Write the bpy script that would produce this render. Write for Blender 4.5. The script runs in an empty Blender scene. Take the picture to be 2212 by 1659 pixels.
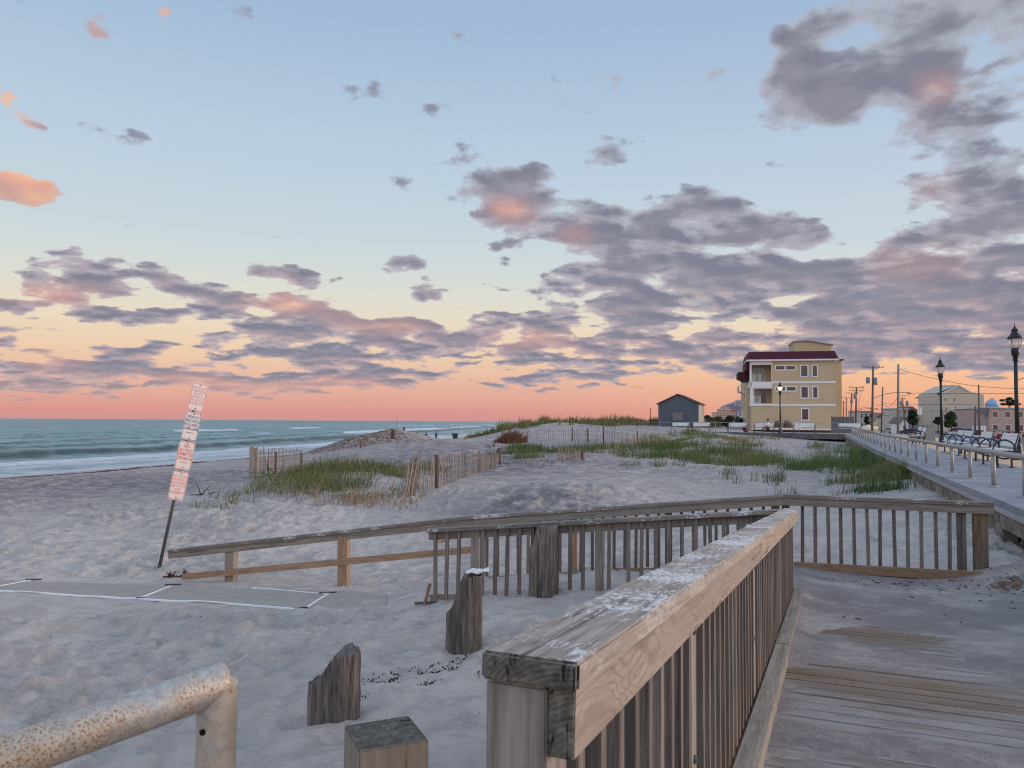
import bpy, bmesh, math, random
import numpy as np
from mathutils import Vector, Matrix, Euler
random.seed(7); RNG = np.random.default_rng(11)
SC = bpy.context.scene; COL = SC.collection
R = math.radians
# ---------------------------------------------------------------- camera (eye is the origin, metres, +Y is out along the coast)
F, CX, CY = 1661.0, 1106.0, 829.5
PITCH = math.atan(81.5/F); ROLL = 0.0067
CM = Matrix.Rotation(R(90)+PITCH, 3, 'X') @ Matrix.Rotation(ROLL, 3, 'Z')
def ray(px, py): return CM @ Vector(((px-CX)/F, -(py-CY)/F, -1.0))
def P(px, py, d):
    r = ray(px, py); return r*(d/r.y)
def PZ(px, py, z):
    r = ray(px, py); return r*(z/r.z)
cd = bpy.data.cameras.new('camera'); cam = bpy.data.objects.new('camera', cd); COL.objects.link(cam)
cam.matrix_world = CM.to_4x4(); cd.sensor_width = 36; cd.lens = 36*F/2212
cd.clip_start = 0.05; cd.clip_end = 60000
cd.dof.use_dof = True; cd.dof.focus_distance = 9; cd.dof.aperture_fstop = 11
SC.camera = cam
SC.view_settings.view_transform = 'Standard'; SC.view_settings.look = 'None'
SC.view_settings.exposure = 0; SC.view_settings.gamma = 1; SC.view_settings.use_curve_mapping = False

def S(r, g, b):
    f = lambda c: (c/255/12.92) if c/255 <= .04045 else ((c/255+.055)/1.055)**2.4
    return (f(r), f(g), f(b), 1)
# ---------------------------------------------------------------- node helper
class NT:
    def __init__(s, tree): s.t = tree; s.N = tree.nodes; s.L = tree.links
    def n(s, typ, **kw):
        nd = s.N.new(typ)
        for k, v in kw.items():
            if k == 'ins':
                for kk, vv in v.items():
                    if hasattr(vv, 'is_output') or isinstance(vv, bpy.types.NodeSocket): s.L.new(vv, nd.inputs[kk])
                    else: nd.inputs[kk].default_value = vv
            else: setattr(nd, k, v)
        return nd
    def m(s, op, a, b=0, c=0, clamp=False):
        nd = s.n('ShaderNodeMath', operation=op, use_clamp=clamp, ins={0: a, 1: b, 2: c}); return nd.outputs[0]
    def v(s, op, a, b=(0, 0, 0)):
        nd = s.n('ShaderNodeVectorMath', operation=op, ins={0: a, 1: b})
        return nd.outputs['Value'] if op in ('LENGTH', 'DOT_PRODUCT') else nd.outputs[0]
    def mix(s, f, a, b, bt='MIX'):
        nd = s.n('ShaderNodeMix', data_type='RGBA', blend_type=bt, ins={0: f, 6: a, 7: b}); return nd.outputs[2]
    def rng(s, x, a, b, c=0, d=1, it='LINEAR'):
        nd = s.n('ShaderNodeMapRange', interpolation_type=it, ins={0: x, 1: a, 2: b, 3: c, 4: d}); return nd.outputs[0]
    def noise(s, vec, sc, det=4, rough=.5, dist=0, lac=2.0):
        return s.n('ShaderNodeTexNoise', ins={'Vector': vec, 'Scale': sc, 'Detail': det, 'Roughness': rough, 'Distortion': dist, 'Lacunarity': lac}).outputs['Fac']
    def ramp(s, f, stops, it='LINEAR'):
        nd = s.n('ShaderNodeValToRGB', ins={0: f}); cr = nd.color_ramp; cr.interpolation = it
        while len(cr.elements) < len(stops): cr.elements.new(.5)
        for e, (p, c) in zip(cr.elements, stops): e.position = p; e.color = c
        return nd.outputs[0]
    def map(s, vec, sc=(1, 1, 1), loc=(0, 0, 0), rot=(0, 0, 0), vt='POINT'):
        return s.n('ShaderNodeMapping', vector_type=vt, ins={'Vector': vec, 'Location': loc, 'Rotation': rot, 'Scale': sc}).outputs[0]
def newmat(name, rough=.8, spec=.3, metal=0):
    m = bpy.data.materials.new(name); m.use_nodes = True; nt = NT(m.node_tree)
    b = m.node_tree.nodes['Principled BSDF']
    b.inputs['Roughness'].default_value = rough; b.inputs['Metallic'].default_value = metal
    b.inputs['Specular IOR Level'].default_value = spec
    return m, nt, b
def bump(nt, b, h, strength, dist):
    nd = nt.n('ShaderNodeBump', ins={'Strength': strength, 'Distance': dist, 'Height': h}); nt.L.new(nd.outputs[0], b.inputs['Normal'])
MATS = {}
def plain(name, col, rough=.7, spec=.3, metal=0, var=.12, sc=3.0, bmp=0.0, stretch=(1, 1, 1)):
    if name in MATS: return MATS[name]
    m, nt, b = newmat(name, rough, spec, metal)
    tc = nt.n('ShaderNodeTexCoord').outputs['Object']
    n = nt.noise(nt.map(tc, stretch), sc, 5, .6)
    c = nt.mix(nt.rng(n, .3, .7), tuple(x*(1-var) for x in col[:3])+(1,), tuple(min(1, x*(1+var)) for x in col[:3])+(1,))
    nt.L.new(c, b.inputs['Base Color'])
    if bmp: bump(nt, b, n, .5, bmp)
    MATS[name] = m; return m
def wood(name, dark, mid, light, warm=None, flecks=0, grain=30, swirl=0, crack=.5, bmp=.002, bottom=None, cath=0, side=None):
    """weathered timber, grain along local X of the board"""
    if name in MATS: return MATS[name]
    m, nt, b = newmat(name, .85, .2)
    tc = nt.n('ShaderNodeTexCoord').outputs['Object']; rnd = nt.n('ShaderNodeObjectInfo').outputs['Random']
    off = nt.n('ShaderNodeCombineXYZ', ins={0: nt.m('MULTIPLY', rnd, 37.0), 1: nt.m('MULTIPLY', rnd, 11.0), 2: nt.m('MULTIPLY', rnd, 5.0)}).outputs[0]
    p = nt.v('ADD', tc, off)
    g1 = nt.noise(nt.map(p, (2.2, grain*2, grain*2)), 1, 6, .65, .5+swirl)
    g2 = nt.noise(nt.map(p, (9, grain*9, grain*9)), 1, 3, .6, .2)
    bl = nt.noise(p, 3.0, 5, .6)
    g = nt.m('ADD', nt.m('MULTIPLY', g1, .65), nt.m('MULTIPLY', g2, .35))
    c = nt.ramp(g, [(.32, dark), (.47, mid), (.64, light)])
    if cath:   # cathedral figure and a few knots
        cv = nt.map(p, (1.5, 1, 9)); wv = nt.n('ShaderNodeTexWave', wave_type='BANDS', bands_direction='Z', ins={'Vector': nt.v('ADD', cv, nt.v('MULTIPLY', nt.n('ShaderNodeTexNoise', ins={'Vector': nt.map(p, (1.3, 3, 5)), 'Scale': 1.6, 'Detail': 2}).outputs['Color'], (0, 0, 2.2))), 'Scale': 2.6, 'Distortion': 1.0, 'Detail': 3, 'Detail Scale': 2}).outputs['Fac']
        c = nt.mix(nt.m('MULTIPLY', nt.rng(wv, .62, .95), cath), c, tuple(x*.55 for x in mid[:3])+(1,))
        kn = nt.n('ShaderNodeTexVoronoi', ins={'Vector': nt.map(p, (2.1, 9, 9)), 'Scale': 1.0}).outputs['Distance']
        c = nt.mix(nt.rng(kn, .20, .08, 0, .85), c, tuple(x*.35 for x in dark[:3])+(1,))
    if warm: c = nt.mix(nt.rng(bl, .35, .62), c, nt.mix(.75, c, warm))
    if bottom:
        sx = nt.n('ShaderNodeSeparateXYZ', ins={0: tc}).outputs[0]
        k = nt.m('MULTIPLY', nt.rng(nt.m('ADD', sx, nt.m('MULTIPLY', bl, .3)), .05, -.28), .8, clamp=True)
        c = nt.mix(k, c, nt.mix(.7, c, bottom))
    ck = nt.noise(nt.map(p, (1.6, grain*3.1, grain*3.1), (3, 1, 7)), 1, 2, .5, .6)
    ckm = nt.rng(ck, .70-.06*crack, .74, 0, 1)
    c = nt.mix(nt.m('MULTIPLY', ckm, .8*min(1, crack)), c, tuple(x*.25 for x in dark[:3])+(1,))
    br = nt.m('ADD', .84, nt.m('MULTIPLY', rnd, .32))
    c = nt.mix(1, c, nt.n('ShaderNodeCombineColor', ins={0: br, 1: br, 2: br}).outputs[0], 'MULTIPLY')
    h = nt.m('SUBTRACT', g, nt.m('MULTIPLY', ckm, .7))
    if flecks:
        f1 = nt.noise(nt.map(p, (34, 95, 95)), 1, 5, .7, .5); f2 = nt.noise(p, 3.6, 4, .6)
        fm = nt.rng(nt.m('ADD', f1, nt.m('MULTIPLY', nt.m('SUBTRACT', f2, .5), .9)), .60-.07*flecks, .68-.07*flecks)
        if side:
            nz = nt.n('ShaderNodeSeparateXYZ', ins={0: nt.n('ShaderNodeTexCoord').outputs['Normal']}).outputs[2]; up_ = nt.rng(nz, .5, .8)
            c = nt.mix(up_, nt.mix(.65, c, side), c); fm = nt.m('MULTIPLY', fm, nt.rng(nz, .5, .8, .25, 1))
        c = nt.mix(nt.m('MULTIPLY', fm, .85), c, S(210, 205, 204)); h = nt.m('ADD', h, nt.m('MULTIPLY', fm, .4))
    nt.L.new(c, b.inputs['Base Color']); bump(nt, b, h, .8, bmp)
    MATS[name] = m; return m
# ---------------------------------------------------------------- object helpers
def tag(o, label=None, cat=None, group=None, kind=None):
    if label: o['label'] = label
    if cat: o['category'] = cat
    if group: o['group'] = group
    if kind: o['kind'] = kind
    return o
def thing(name, label, cat, loc=(0, 0, 0), rz=0, group=None):
    o = bpy.data.objects.new(name, None); COL.objects.link(o); o.empty_display_size = .2
    o.location = loc; o.rotation_euler = (0, 0, rz); return tag(o, label, cat, group)
def kids(o): return [c for c in COL.objects if c.parent == o]
KID = {}
def link(o, parent=None):
    COL.objects.link(o)
    if parent is not None:
        o.parent = parent; KID.setdefault(parent.name, []).append(o)
    return o
def copy_tree(o, parent=None):
    c = o.copy(); link(c, parent)
    for ch in KID.get(o.name, []): copy_tree(ch, c)
    return c
class MB:
    """collects shapes for ONE mesh; coordinates are those of the parent (world when off is given)"""
    def __init__(s, off=None): s.V = []; s.Fc = []; s.Mi = []; s.off = Vector(off) if off is not None else Vector((0, 0, 0)); s.mi = 0
    def add(s, vs, fs):
        b = len(s.V); s.V += [tuple(Vector(v)-s.off) for v in vs]; s.Fc += [tuple(i+b for i in f) for f in fs]; s.Mi += [s.mi]*len(fs); return s
    def box(s, x0, x1, y0, y1, z0, z1, M=None):
        vs = [Vector((x, y, z)) for x in (x0, x1) for y in (y0, y1) for z in (z0, z1)]
        if M is not None: vs = [M @ v for v in vs]
        return s.add(vs, [(0, 1, 3, 2), (4, 6, 7, 5), (0, 4, 5, 1), (2, 3, 7, 6), (0, 2, 6, 4), (1, 5, 7, 3)])
    def hexa(s, vs): return s.add(vs, [(0, 3, 2, 1), (4, 5, 6, 7), (0, 1, 5, 4), (1, 2, 6, 5), (2, 3, 7, 6), (3, 0, 4, 7)])
    def tube(s, pts, r, n=8, caps=True):
        pts = [Vector(p) for p in pts]; rs = r if isinstance(r, (list, tuple)) else [r]*len(pts); vs = []; fs = []; pu = None
        for i, p in enumerate(pts):
            t = (pts[min(i+1, len(pts)-1)]-pts[max(i-1, 0)]).normalized()
            if pu is None: pu = t.orthogonal().normalized()
            u = (pu - t*pu.dot(t)); u = u.normalized() if u.length > 1e-6 else t.orthogonal().normalized(); pu = u; w = t.cross(u)
            for k in range(n):
                a = 2*math.pi*k/n; vs.append(p+(u*math.cos(a)+w*math.sin(a))*rs[i])
        for i in range(len(pts)-1):
            for k in range(n): fs.append((i*n+k, i*n+(k+1) % n, (i+1)*n+(k+1) % n, (i+1)*n+k))
        if caps: fs += [tuple(range(n))[::-1], tuple((len(pts)-1)*n+k for k in range(n))]
        return s.add(vs, fs)
    def lathe(s, prof, c=(0, 0, 0), n=16):
        c = Vector(c); vs = []; fs = []
        for r, z in prof:
            for k in range(n): a = 2*math.pi*k/n; vs.append(c+Vector((r*math.cos(a), r*math.sin(a), z)))
        for i in range(len(prof)-1):
            for k in range(n): fs.append((i*n+k, i*n+(k+1) % n, (i+1)*n+(k+1) % n, (i+1)*n+k))
        fs += [tuple(range(n))[::-1], tuple((len(prof)-1)*n+k for k in range(n))]
        return s.add(vs, fs)
    def prism(s, poly, a, b, M=None):
        """poly in local (x,z), extruded y from a to b"""
        n = len(poly); vs = [Vector((x, a, z)) for x, z in poly]+[Vector((x, b, z)) for x, z in poly]
        if M is not None: vs = [M @ v for v in vs]
        return s.add(vs, [tuple(range(n)), tuple(range(2*n-1, n-1, -1))]+[(i, i+n, (i+1) % n+n, (i+1) % n) for i in range(n)])
    def ball(s, c, r, sc=(1, 1, 1), nu=10, nv=7):
        c = Vector(c); prof = []; vs = []; fs = []
        for j in range(nv+1):
            th = math.pi*j/nv
            for k in range(nu): a = 2*math.pi*k/nu; vs.append(c+Vector((r*sc[0]*math.sin(th)*math.cos(a), r*sc[1]*math.sin(th)*math.sin(a), -r*sc[2]*math.cos(th))))
        for j in range(nv):
            for k in range(nu): fs.append((j*nu+k, j*nu+(k+1) % nu, (j+1)*nu+(k+1) % nu, (j+1)*nu+k))
        return s.add(vs, fs)
    def build(s, name, mat, parent=None, smooth=False, bevel=0, loc=None):
        me = bpy.data.meshes.new(name); me.from_pydata(s.V, [], s.Fc)
        mats = mat if isinstance(mat, (list, tuple)) else [mat]
        for m in mats: me.materials.append(m)
        me.polygons.foreach_set('material_index', s.Mi)
        if smooth: me.polygons.foreach_set('use_smooth', [True]*len(s.Fc))
        me.validate(); bm = bmesh.new(); bm.from_mesh(me); bmesh.ops.recalc_face_normals(bm, faces=bm.faces)
        if bevel: bmesh.ops.bevel(bm, geom=[e for e in bm.edges if e.is_manifold and e.calc_face_angle(0) > .6], offset=bevel, segments=2, affect='EDGES', clamp_overlap=True)
        bm.to_mesh(me); bm.free(); me.update()
        o = bpy.data.objects.new(name, me); link(o, parent)
        if loc is not None: o.location = loc
        return o
def arrmesh(name, V, Fq, mat, kind=None, smooth=True, Ft=None, attrs=None):
    """big numpy mesh: V (n,3), Fq (m,4), Ft (k,3)"""
    me = bpy.data.meshes.new(name); V = np.asarray(V, dtype=np.float32)
    fq = np.asarray(Fq, dtype=np.int32).reshape(-1, 4); ft = np.asarray(Ft if Ft is not None else [], dtype=np.int32).reshape(-1, 3)
    me.vertices.add(len(V)); me.vertices.foreach_set('co', V.ravel())
    nl = fq.size+ft.size; me.loops.add(nl); me.loops.foreach_set('vertex_index', np.concatenate([fq.ravel(), ft.ravel()]))
    me.polygons.add(len(fq)+len(ft))
    st = np.concatenate([np.arange(len(fq))*4, fq.size+np.arange(len(ft))*3]).astype(np.int32)
    me.polygons.foreach_set('loop_start', st)
    me.polygons.foreach_set('use_smooth', np.full(len(st), smooth))
    if attrs:
        for k, a in attrs.items():
            at = me.attributes.new(k, 'FLOAT', 'POINT'); at.data.foreach_set('value', np.asarray(a, dtype=np.float32))
    me.materials.append(mat); me.update(calc_edges=True); me.validate()
    o = bpy.data.objects.new(name, me); COL.objects.link(o)
    if kind: o['kind'] = kind
    return o
BC = {}
def beam(name, p0, p1, w, h, mat, parent, up=(0, 0, 1), bev=.003, ends=None):
    """straight board: length on local X, width w on local Y, height h on local Z (towards up); ends = other material for end grain"""
    p0 = Vector(p0); p1 = Vector(p1); X = (p1-p0); Ln = X.length; X.normalize(); Z = Vector(up); Z = (Z-X*Z.dot(X)).normalized(); Y = Z.cross(X)
    key = (round(Ln, 3), w, h, mat.name, bev, ends.name if ends else 0)
    if key not in BC:
        bm = bmesh.new(); bmesh.ops.create_cube(bm, size=1)
        for v in bm.verts: v.co = Vector((v.co.x*Ln, v.co.y*w, v.co.z*h))
        if bev: bmesh.ops.bevel(bm, geom=list(bm.edges), offset=bev, segments=2, affect='EDGES')
        me = bpy.data.meshes.new(name); 
        bm.normal_update()
        for f in bm.faces: f.material_index = 1 if (ends and abs(f.normal.x) > .9) else 0
        bm.to_mesh(me); bm.free(); me.materials.append(mat)
        if ends: me.materials.append(ends)
        BC[key] = me
    o = bpy.data.objects.new(name, BC[key]); link(o, parent)
    M = Matrix((X, Y, Z)).transposed().to_4x4(); M.translation = (p0+p1)/2-(parent.location if parent else Vector())
    o.matrix_basis = M; return o
# ---------------------------------------------------------------- vectorised value noise
def _h(ix, iy, s):
    n = (ix*374761393+iy*668265263+s*1274126177) & 0x7fffffff; n = ((n ^ (n >> 13))*1274126177) & 0x7fffffff
    return ((n ^ (n >> 16)) & 0xffff)/65535.0
def vn(x, y, s=0):
    ix = np.floor(x).astype(np.int64); iy = np.floor(y).astype(np.int64); fx = x-ix; fy = y-iy
    fx = fx*fx*(3-2*fx); fy = fy*fy*(3-2*fy)
    a = _h(ix, iy, s); b = _h(ix+1, iy, s); c = _h(ix, iy+1, s); d = _h(ix+1, iy+1, s)
    return (a+(b-a)*fx)+((c+(d-c)*fx)-(a+(b-a)*fx))*fy-.5
def fbm(x, y, o=4, s=0):
    r = 0; a = 1.0; c, q = math.cos(.6), math.sin(.6)
    for i in range(o): r = r+a*vn(x, y, s+i); x, y = (x*c-y*q)*2.03+7.1, (x*q+y*c)*2.03+3.3; a *= .5
    return r
def prints(x, y, s=0, rad=.32):
    """footprint-like dents: negative inside a dent, slight rim"""
    ix = np.floor(x).astype(np.int64); iy = np.floor(y).astype(np.int64); out = np.zeros_like(x)
    for dx in (-1, 0, 1):
        for dy in (-1, 0, 1):
            jx = ix+dx; jy = iy+dy; cx = jx+.2+.6*_h(jx, jy, s); cy = jy+.2+.6*_h(jx, jy, s+1); an = _h(jx, jy, s+2)*6.28; dp = _h(jx, jy, s+3)
            ux = (x-cx)*np.cos(an)+(y-cy)*np.sin(an); uy = -(x-cx)*np.sin(an)+(y-cy)*np.cos(an)
            r = np.sqrt((ux/1.5)**2+uy**2)/rad
            out += dp*(-np.exp(-r*r*1.6)+.38*np.exp(-((r-1.35)/.4)**2))
    return out
# ---------------------------------------------------------------- terrain
SHY = np.array([-60, 0, 30, 52, 98, 184, 400, 1000, 5000, 40000.]); SHX = np.array([-52, -45, -40.5, -34.8, -24.5, -15.5, -2, 40, 300, 2600.])
def shore(x, y): return (np.interp(y, SHY, SHX)-x)*.93      # >0 at sea
TC = np.array([-600, -300, 0, 350, 700, 900, 1100, 1300, 1500, 1700, 1900, 2100, 2300, 3200.])
TD = np.array([.5, 3, 5, 7, 9, 11, 15, 22, 28, 35, 45, 60, 75, 90, 120, 200, 500, 3000.])
TZ = np.array([
 #-600  -300     0   350   700   900  1100  1300  1500  1700  1900  2100  2300  3200
 [-2.20,-2.20,-2.15,-2.05,-1.95,-1.92,-1.90,-1.90,-1.95,-1.95,-1.95,-1.95,-1.95,-1.95],#.5
 [-2.25,-2.22,-2.18,-2.05,-1.95,-1.90,-1.90,-1.92,-1.95,-1.95,-1.95,-1.95,-1.95,-1.95],#3
 [-2.25,-2.25,-2.20,-2.10,-1.90,-1.82,-1.82,-1.84,-1.90,-1.95,-1.95,-1.95,-1.95,-1.95],#5
 [-2.30,-2.30,-2.28,-2.20,-2.02,-1.88,-1.78,-1.76,-1.85,-1.95,-1.95,-1.95,-1.95,-1.95],#7
 [-2.35,-2.35,-2.32,-2.30,-2.24,-2.10,-1.92,-1.84,-1.82,-1.84,-1.86,-1.92,-1.98,-2.00],#9
 [-2.40,-2.40,-2.36,-2.33,-2.30,-2.24,-2.14,-2.04,-1.96,-1.88,-1.84,-1.90,-1.95,-2.00],#11
 [-2.55,-2.50,-2.44,-2.40,-2.36,-2.30,-2.20,-2.12,-2.02,-1.92,-1.82,-1.66,-1.60,-1.60],#15
 [-2.75,-2.70,-2.62,-2.54,-2.36,-2.28,-2.16,-2.06,-2.00,-1.92,-1.80,-1.58,-1.60,-1.80],#22
 [-2.90,-2.85,-2.80,-2.66,-2.02,-2.00,-2.10,-1.96,-1.94,-1.90,-1.80,-1.60,-1.60,-2.00],#28
 [-3.10,-3.00,-2.95,-2.80,-2.30,-2.10,-1.96,-1.88,-1.90,-1.88,-1.70,-1.60,-1.80,-2.30],#35
 [-3.40,-3.30,-3.20,-3.00,-2.60,-2.25,-2.05,-1.90,-1.85,-1.80,-1.60,-1.70,-2.20,-2.50],#45
 [-3.6,-3.5,-3.4,-3.2,-2.60,-2.10,-2.10,-1.85,-1.60,-1.65,-1.60,-2.3,-2.5,-2.5],#60
 [-3.8,-3.7,-3.6,-3.4,-2.6,-2.1,-1.95,-1.55,-1.20,-1.20,-1.90,-2.5,-2.5,-2.5],#75
 [-4.5,-4.5,-4.5,-4.2,-2.8,-2.30,-.55,-.42,-.62,-1.2,-2.00,-2.6,-2.6,-2.6],#90
 [-5,-5,-5,-4.5,-3.2,-2.6,-.8,-.7,-.45,-1.0,-2.1,-2.6,-2.6,-2.6],#120
 [-6,-6,-6,-6,-4.3,-3.6,-2.2,-1.5,-.6,-1.2,-2.3,-2.6,-2.6,-2.6],#200
 [-8,-8,-8,-8,-7,-6,-5,-2.5,-1.5,-2,-2.6,-2.6,-2.6,-2.6],#500
 [-9,-9,-9,-9,-9,-9,-8,-4,-3,-3,-3,-3,-3,-3]])
def _cr(p0, p1, p2, p3, t): return p1+.5*t*(p2-p0+t*(2*p0-5*p1+4*p2-p3+t*(3*(p1-p2)+p3-p0)))
def T(x, y, fine=True):
    x = np.asarray(x, dtype=float); y = np.asarray(y, dtype=float); ye = np.maximum(y, .5)
    w = np.where(y < 3, 3+(3-y)*.8, y)
    u = np.interp(CX+F*x/w, TC, np.arange(len(TC))); v = np.interp(np.log(ye), np.log(TD), np.arange(len(TD)))
    i = np.clip(np.floor(u).astype(int), 0, len(TC)-2); j = np.clip(np.floor(v).astype(int), 0, len(TD)-2); fu = u-i; fv = v-j
    g = lambda a, b: TZ[np.clip(b, 0, len(TD)-1), np.clip(a, 0, len(TC)-1)]
    rows = [_cr(g(i-1, j+k), g(i, j+k), g(i+1, j+k), g(i+2, j+k), fu) for k in (-1, 0, 1, 2)]
    z = _cr(*rows, fv)
    a = -shore(x, y)
    prof = np.interp(a, [-400, -60, -20, -8, 0, 4, 8, 14, 20, 26, 40, 200], [-12, -7, -5.2, -4.5, -4.0, -3.72, -3.4, -2.95, -2.3, -1.0, 1.0, 20])
    k = .15; h = np.clip(.5+.5*(prof-z)/k, 0, 1); z = prof*(1-h)+z*h-k*h*(1-h)
    dist = np.hypot(x, y)
    for (px, d, hh, rx, ry) in ((838, 78, 1.75, 4.2, 7), (870, 84, .7, 4, 5), (760, 70, .9, 3.6, 5), (905, 62, .5, 6, 8), (1190, 19.5, .42, 2.8, 2.4), (1530, 58, .45, 2.2, 2.5), (1330, 88, .25, 8, 6),
                                (1195, 90, .38, 3.5, 6), (1110, 88, .3, 2.5, 5), (720, 25, .3, 3, 4), (1420, 50, .35, 4, 4), (1640, 48, .4, 3.5, 4), (1780, 40, .3, 2.5, 3), (1000, 50, .45, 5, 4), (1240, 42, .3, 3, 3), (1480, 32, .22, 2.6, 2.2), (1640, 60, .45, 5, 3), (1330, 70, .4, 4, 4), (2155, 9.6, .3, .8, .7)):
        cx = (px-CX)/F*d; z = z+hh*np.exp(-((x-cx)/rx)**2-((y-d)/ry)**2)
    if fine:
        land = np.clip((a-2)/8, 0, 1)
        z = z+land*(fbm(x/9, y/9, 3, 5)*.22*np.clip((dist-8)/20, 0, 1))
        z = z+land*fbm(x/1.7, y/1.7, 3, 9)*.07*np.clip((dist-2)/6, .3, 1)
    return z
def Tz(x, y): return float(T(np.array([x]), np.array([y]))[0])
def G(px, d, dz=0):
    """point on the ground seen at image column px, d metres out"""
    r = ray(px, 911); x = r.x*d/r.y; return Vector((x, d, Tz(x, d)+dz))
SC.cycles.filter_width = 1.15; SC.cycles.max_bounces = 5; SC.cycles.diffuse_bounces = 2; SC.cycles.glossy_bounces = 2
# ---------------------------------------------------------------- sky
wd = bpy.data.worlds.new('World'); SC.world = wd; wd.use_nodes = True
nt = NT(wd.node_tree); nt.N.clear()
out = nt.n('ShaderNodeOutputWorld'); bg = nt.n('ShaderNodeBackground'); nt.L.new(bg.outputs[0], out.inputs[0])
D = nt.n('ShaderNodeTexCoord').outputs['Generated']
sep = nt.n('ShaderNodeSeparateXYZ', ins={0: D}); dx, dy, dz = sep.outputs
az = nt.m('ARCTAN2', dx, dy); el = nt.m('ARCSINE', dz)
elc = nt.m('MAXIMUM', el, 0)
gv = nt.m('POWER', nt.m('DIVIDE', elc, 1.5708), .5)
def gp(e): return math.sqrt(max(e, 0)/1.5708)
g0 = [(0, S(206, 154, 156)), (gp(.012), S(222, 156, 150)), (gp(.045), S(234, 184, 166)), (gp(.085), S(243, 212, 182)), (gp(.125), S(238, 226, 204)),
      (gp(.165), S(224, 228, 220)), (gp(.215), S(208, 223, 230)), (gp(.33), S(190, 213, 234)), (gp(.48), S(166, 194, 225)), (gp(.62), S(152, 184, 218)), (1, S(120, 150, 186))]
gL = nt.ramp(gv, g0)
g1 = [(0, S(230, 160, 140)), (gp(.02), S(244, 174, 142)), (gp(.05), S(250, 194, 154)), (gp(.085), S(250, 214, 178)), (gp(.125), S(240, 226, 202)),
      (gp(.165), S(226, 228, 220)), (gp(.215), S(208, 222, 231)), (gp(.33), S(190, 210, 234)), (gp(.48), S(166, 192, 224)), (gp(.62), S(152, 182, 218)), (1, S(120, 150, 186))]
gR = nt.ramp(gv, g1)
sky = nt.mix(nt.rng(az, -.1, .62, it='SMOOTHSTEP'), gL, gR)
# west glow, out of the picture to the right and behind
gl = nt.m('MULTIPLY', nt.rng(nt.m('ABSOLUTE', nt.m('SUBTRACT', az, 1.75)), 1.0, 0, it='SMOOTHSTEP'), nt.rng(el, .7, .0, it='SMOOTHSTEP'))
sky = nt.mix(gl, sky, (2.6, 1.9, 1.35, 1))
# clouds on a high plane, seen in perspective
zc = nt.m('ADD', nt.m('MAXIMUM', dz, 0), .20)
pl = nt.n('ShaderNodeCombineXYZ', ins={0: nt.m('DIVIDE', dx, zc), 1: nt.m('DIVIDE', dy, zc), 2: 0}).outputs[0]
def cloudn(off=(0, 0, 0), det=8):
    v = nt.map(pl, (1.9, 1.9, 1), off)
    return nt.noise(v, 2.7, det, .50, .12, 2.1)
n1 = cloudn(); n2 = cloudn((0.02, -.10, 0), 4)
big = nt.noise(nt.map(pl, (.9, 1.1, 1), (4, 2, 0)), 1.0, 3, .5)
ae = nt.n('ShaderNodeCombineXYZ', ins={0: az, 1: el, 2: 0}).outputs[0]
wv = nt.n('ShaderNodeTexNoise', ins={'Vector': ae, 'Scale': 9.0, 'Detail': 3}).outputs['Color']
aew = nt.v('ADD', ae, nt.v('MULTIPLY', nt.v('SUBTRACT', wv, (.5, .5, .5)), (.06, .035, 0)))
def azel(px, py):
    r = ray(px, py).normalized(); return math.atan2(r.x, r.y), math.asin(r.z)
aes = nt.n('ShaderNodeSeparateXYZ', ins={0: aew}).outputs
A0, A1 = azel(-260, 911)[0], azel(2500, 911)[0]; EM = .60
def coverage(L, K):
    """3*K rows of 2x32 stops: a coarse cloud-cover map over azimuth and elevation, held in colour ramps"""
    n = 3*K; AM = (A0+A1)/2; a = np.concatenate([np.linspace(A0, AM, 32), np.linspace(AM, A1, 32)])
    e = EM*((np.arange(n)+.5)/n)**(1/.6); acc = 0; da = (AM-A0)/31
    for oa in (-.3, 0, .3):
        for oe in (-.3, 0, .3):
            AA, EE = np.meshgrid(a+oa*da, np.maximum(e+oe*np.gradient(e), 0)); g_ = np.zeros_like(AA)
            for q in L:
                px, py, rx, ry, w = q[:5]; w += .42*(rx <= 75); tilt = q[5] if len(q) > 5 else 0
                a0, e0 = azel(px, py); a2, _ = azel(px+rx, py); _, e2 = azel(px, py-ry); c, s_ = math.cos(tilt), math.sin(tilt)
                x = AA-a0; y = EE-e0; xr = (x*c+y*s_)/max(a2-a0, .026); yr = (-x*s_+y*c)/max(e2-e0, .009)
                d = np.clip((1.15-np.hypot(xr, yr))/.6, 0, 1); g_ = np.maximum(g_, w*d*d*(3-2*d))
            acc = acc+g_/9
    g = acc
    idx = nt.m('SUBTRACT', nt.m('MULTIPLY', nt.m('POWER', nt.m('DIVIDE', nt.m('MAXIMUM', aes[1], 0), EM, clamp=True), .6), n), .5)
    uL = nt.rng(aes[0], A0, AM); uR = nt.rng(aes[0], AM, A1); hs = nt.m('GREATER_THAN', aes[0], AM); tot = None
    for j in range(K):
        col = nt.mix(hs, *[nt.ramp(u, [(k/31, (g[3*j, k+o]*.5, g[3*j+1, k+o]*.5, g[3*j+2, k+o]*.5, 1)) for k in range(32)]) for u, o in ((uL, 0), (uR, 32))])
        wgt = nt.v('MAXIMUM', nt.v('SUBTRACT', (1, 1, 1), nt.v('ABSOLUTE', nt.v('SUBTRACT', idx, (3*j, 3*j+1, 3*j+2)))), (0, 0, 0))
        dt = nt.v('DOT_PRODUCT', col, wgt); tot = dt if tot is None else nt.m('ADD', tot, dt)
    return nt.m('MULTIPLY', tot, 2.0)
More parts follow.
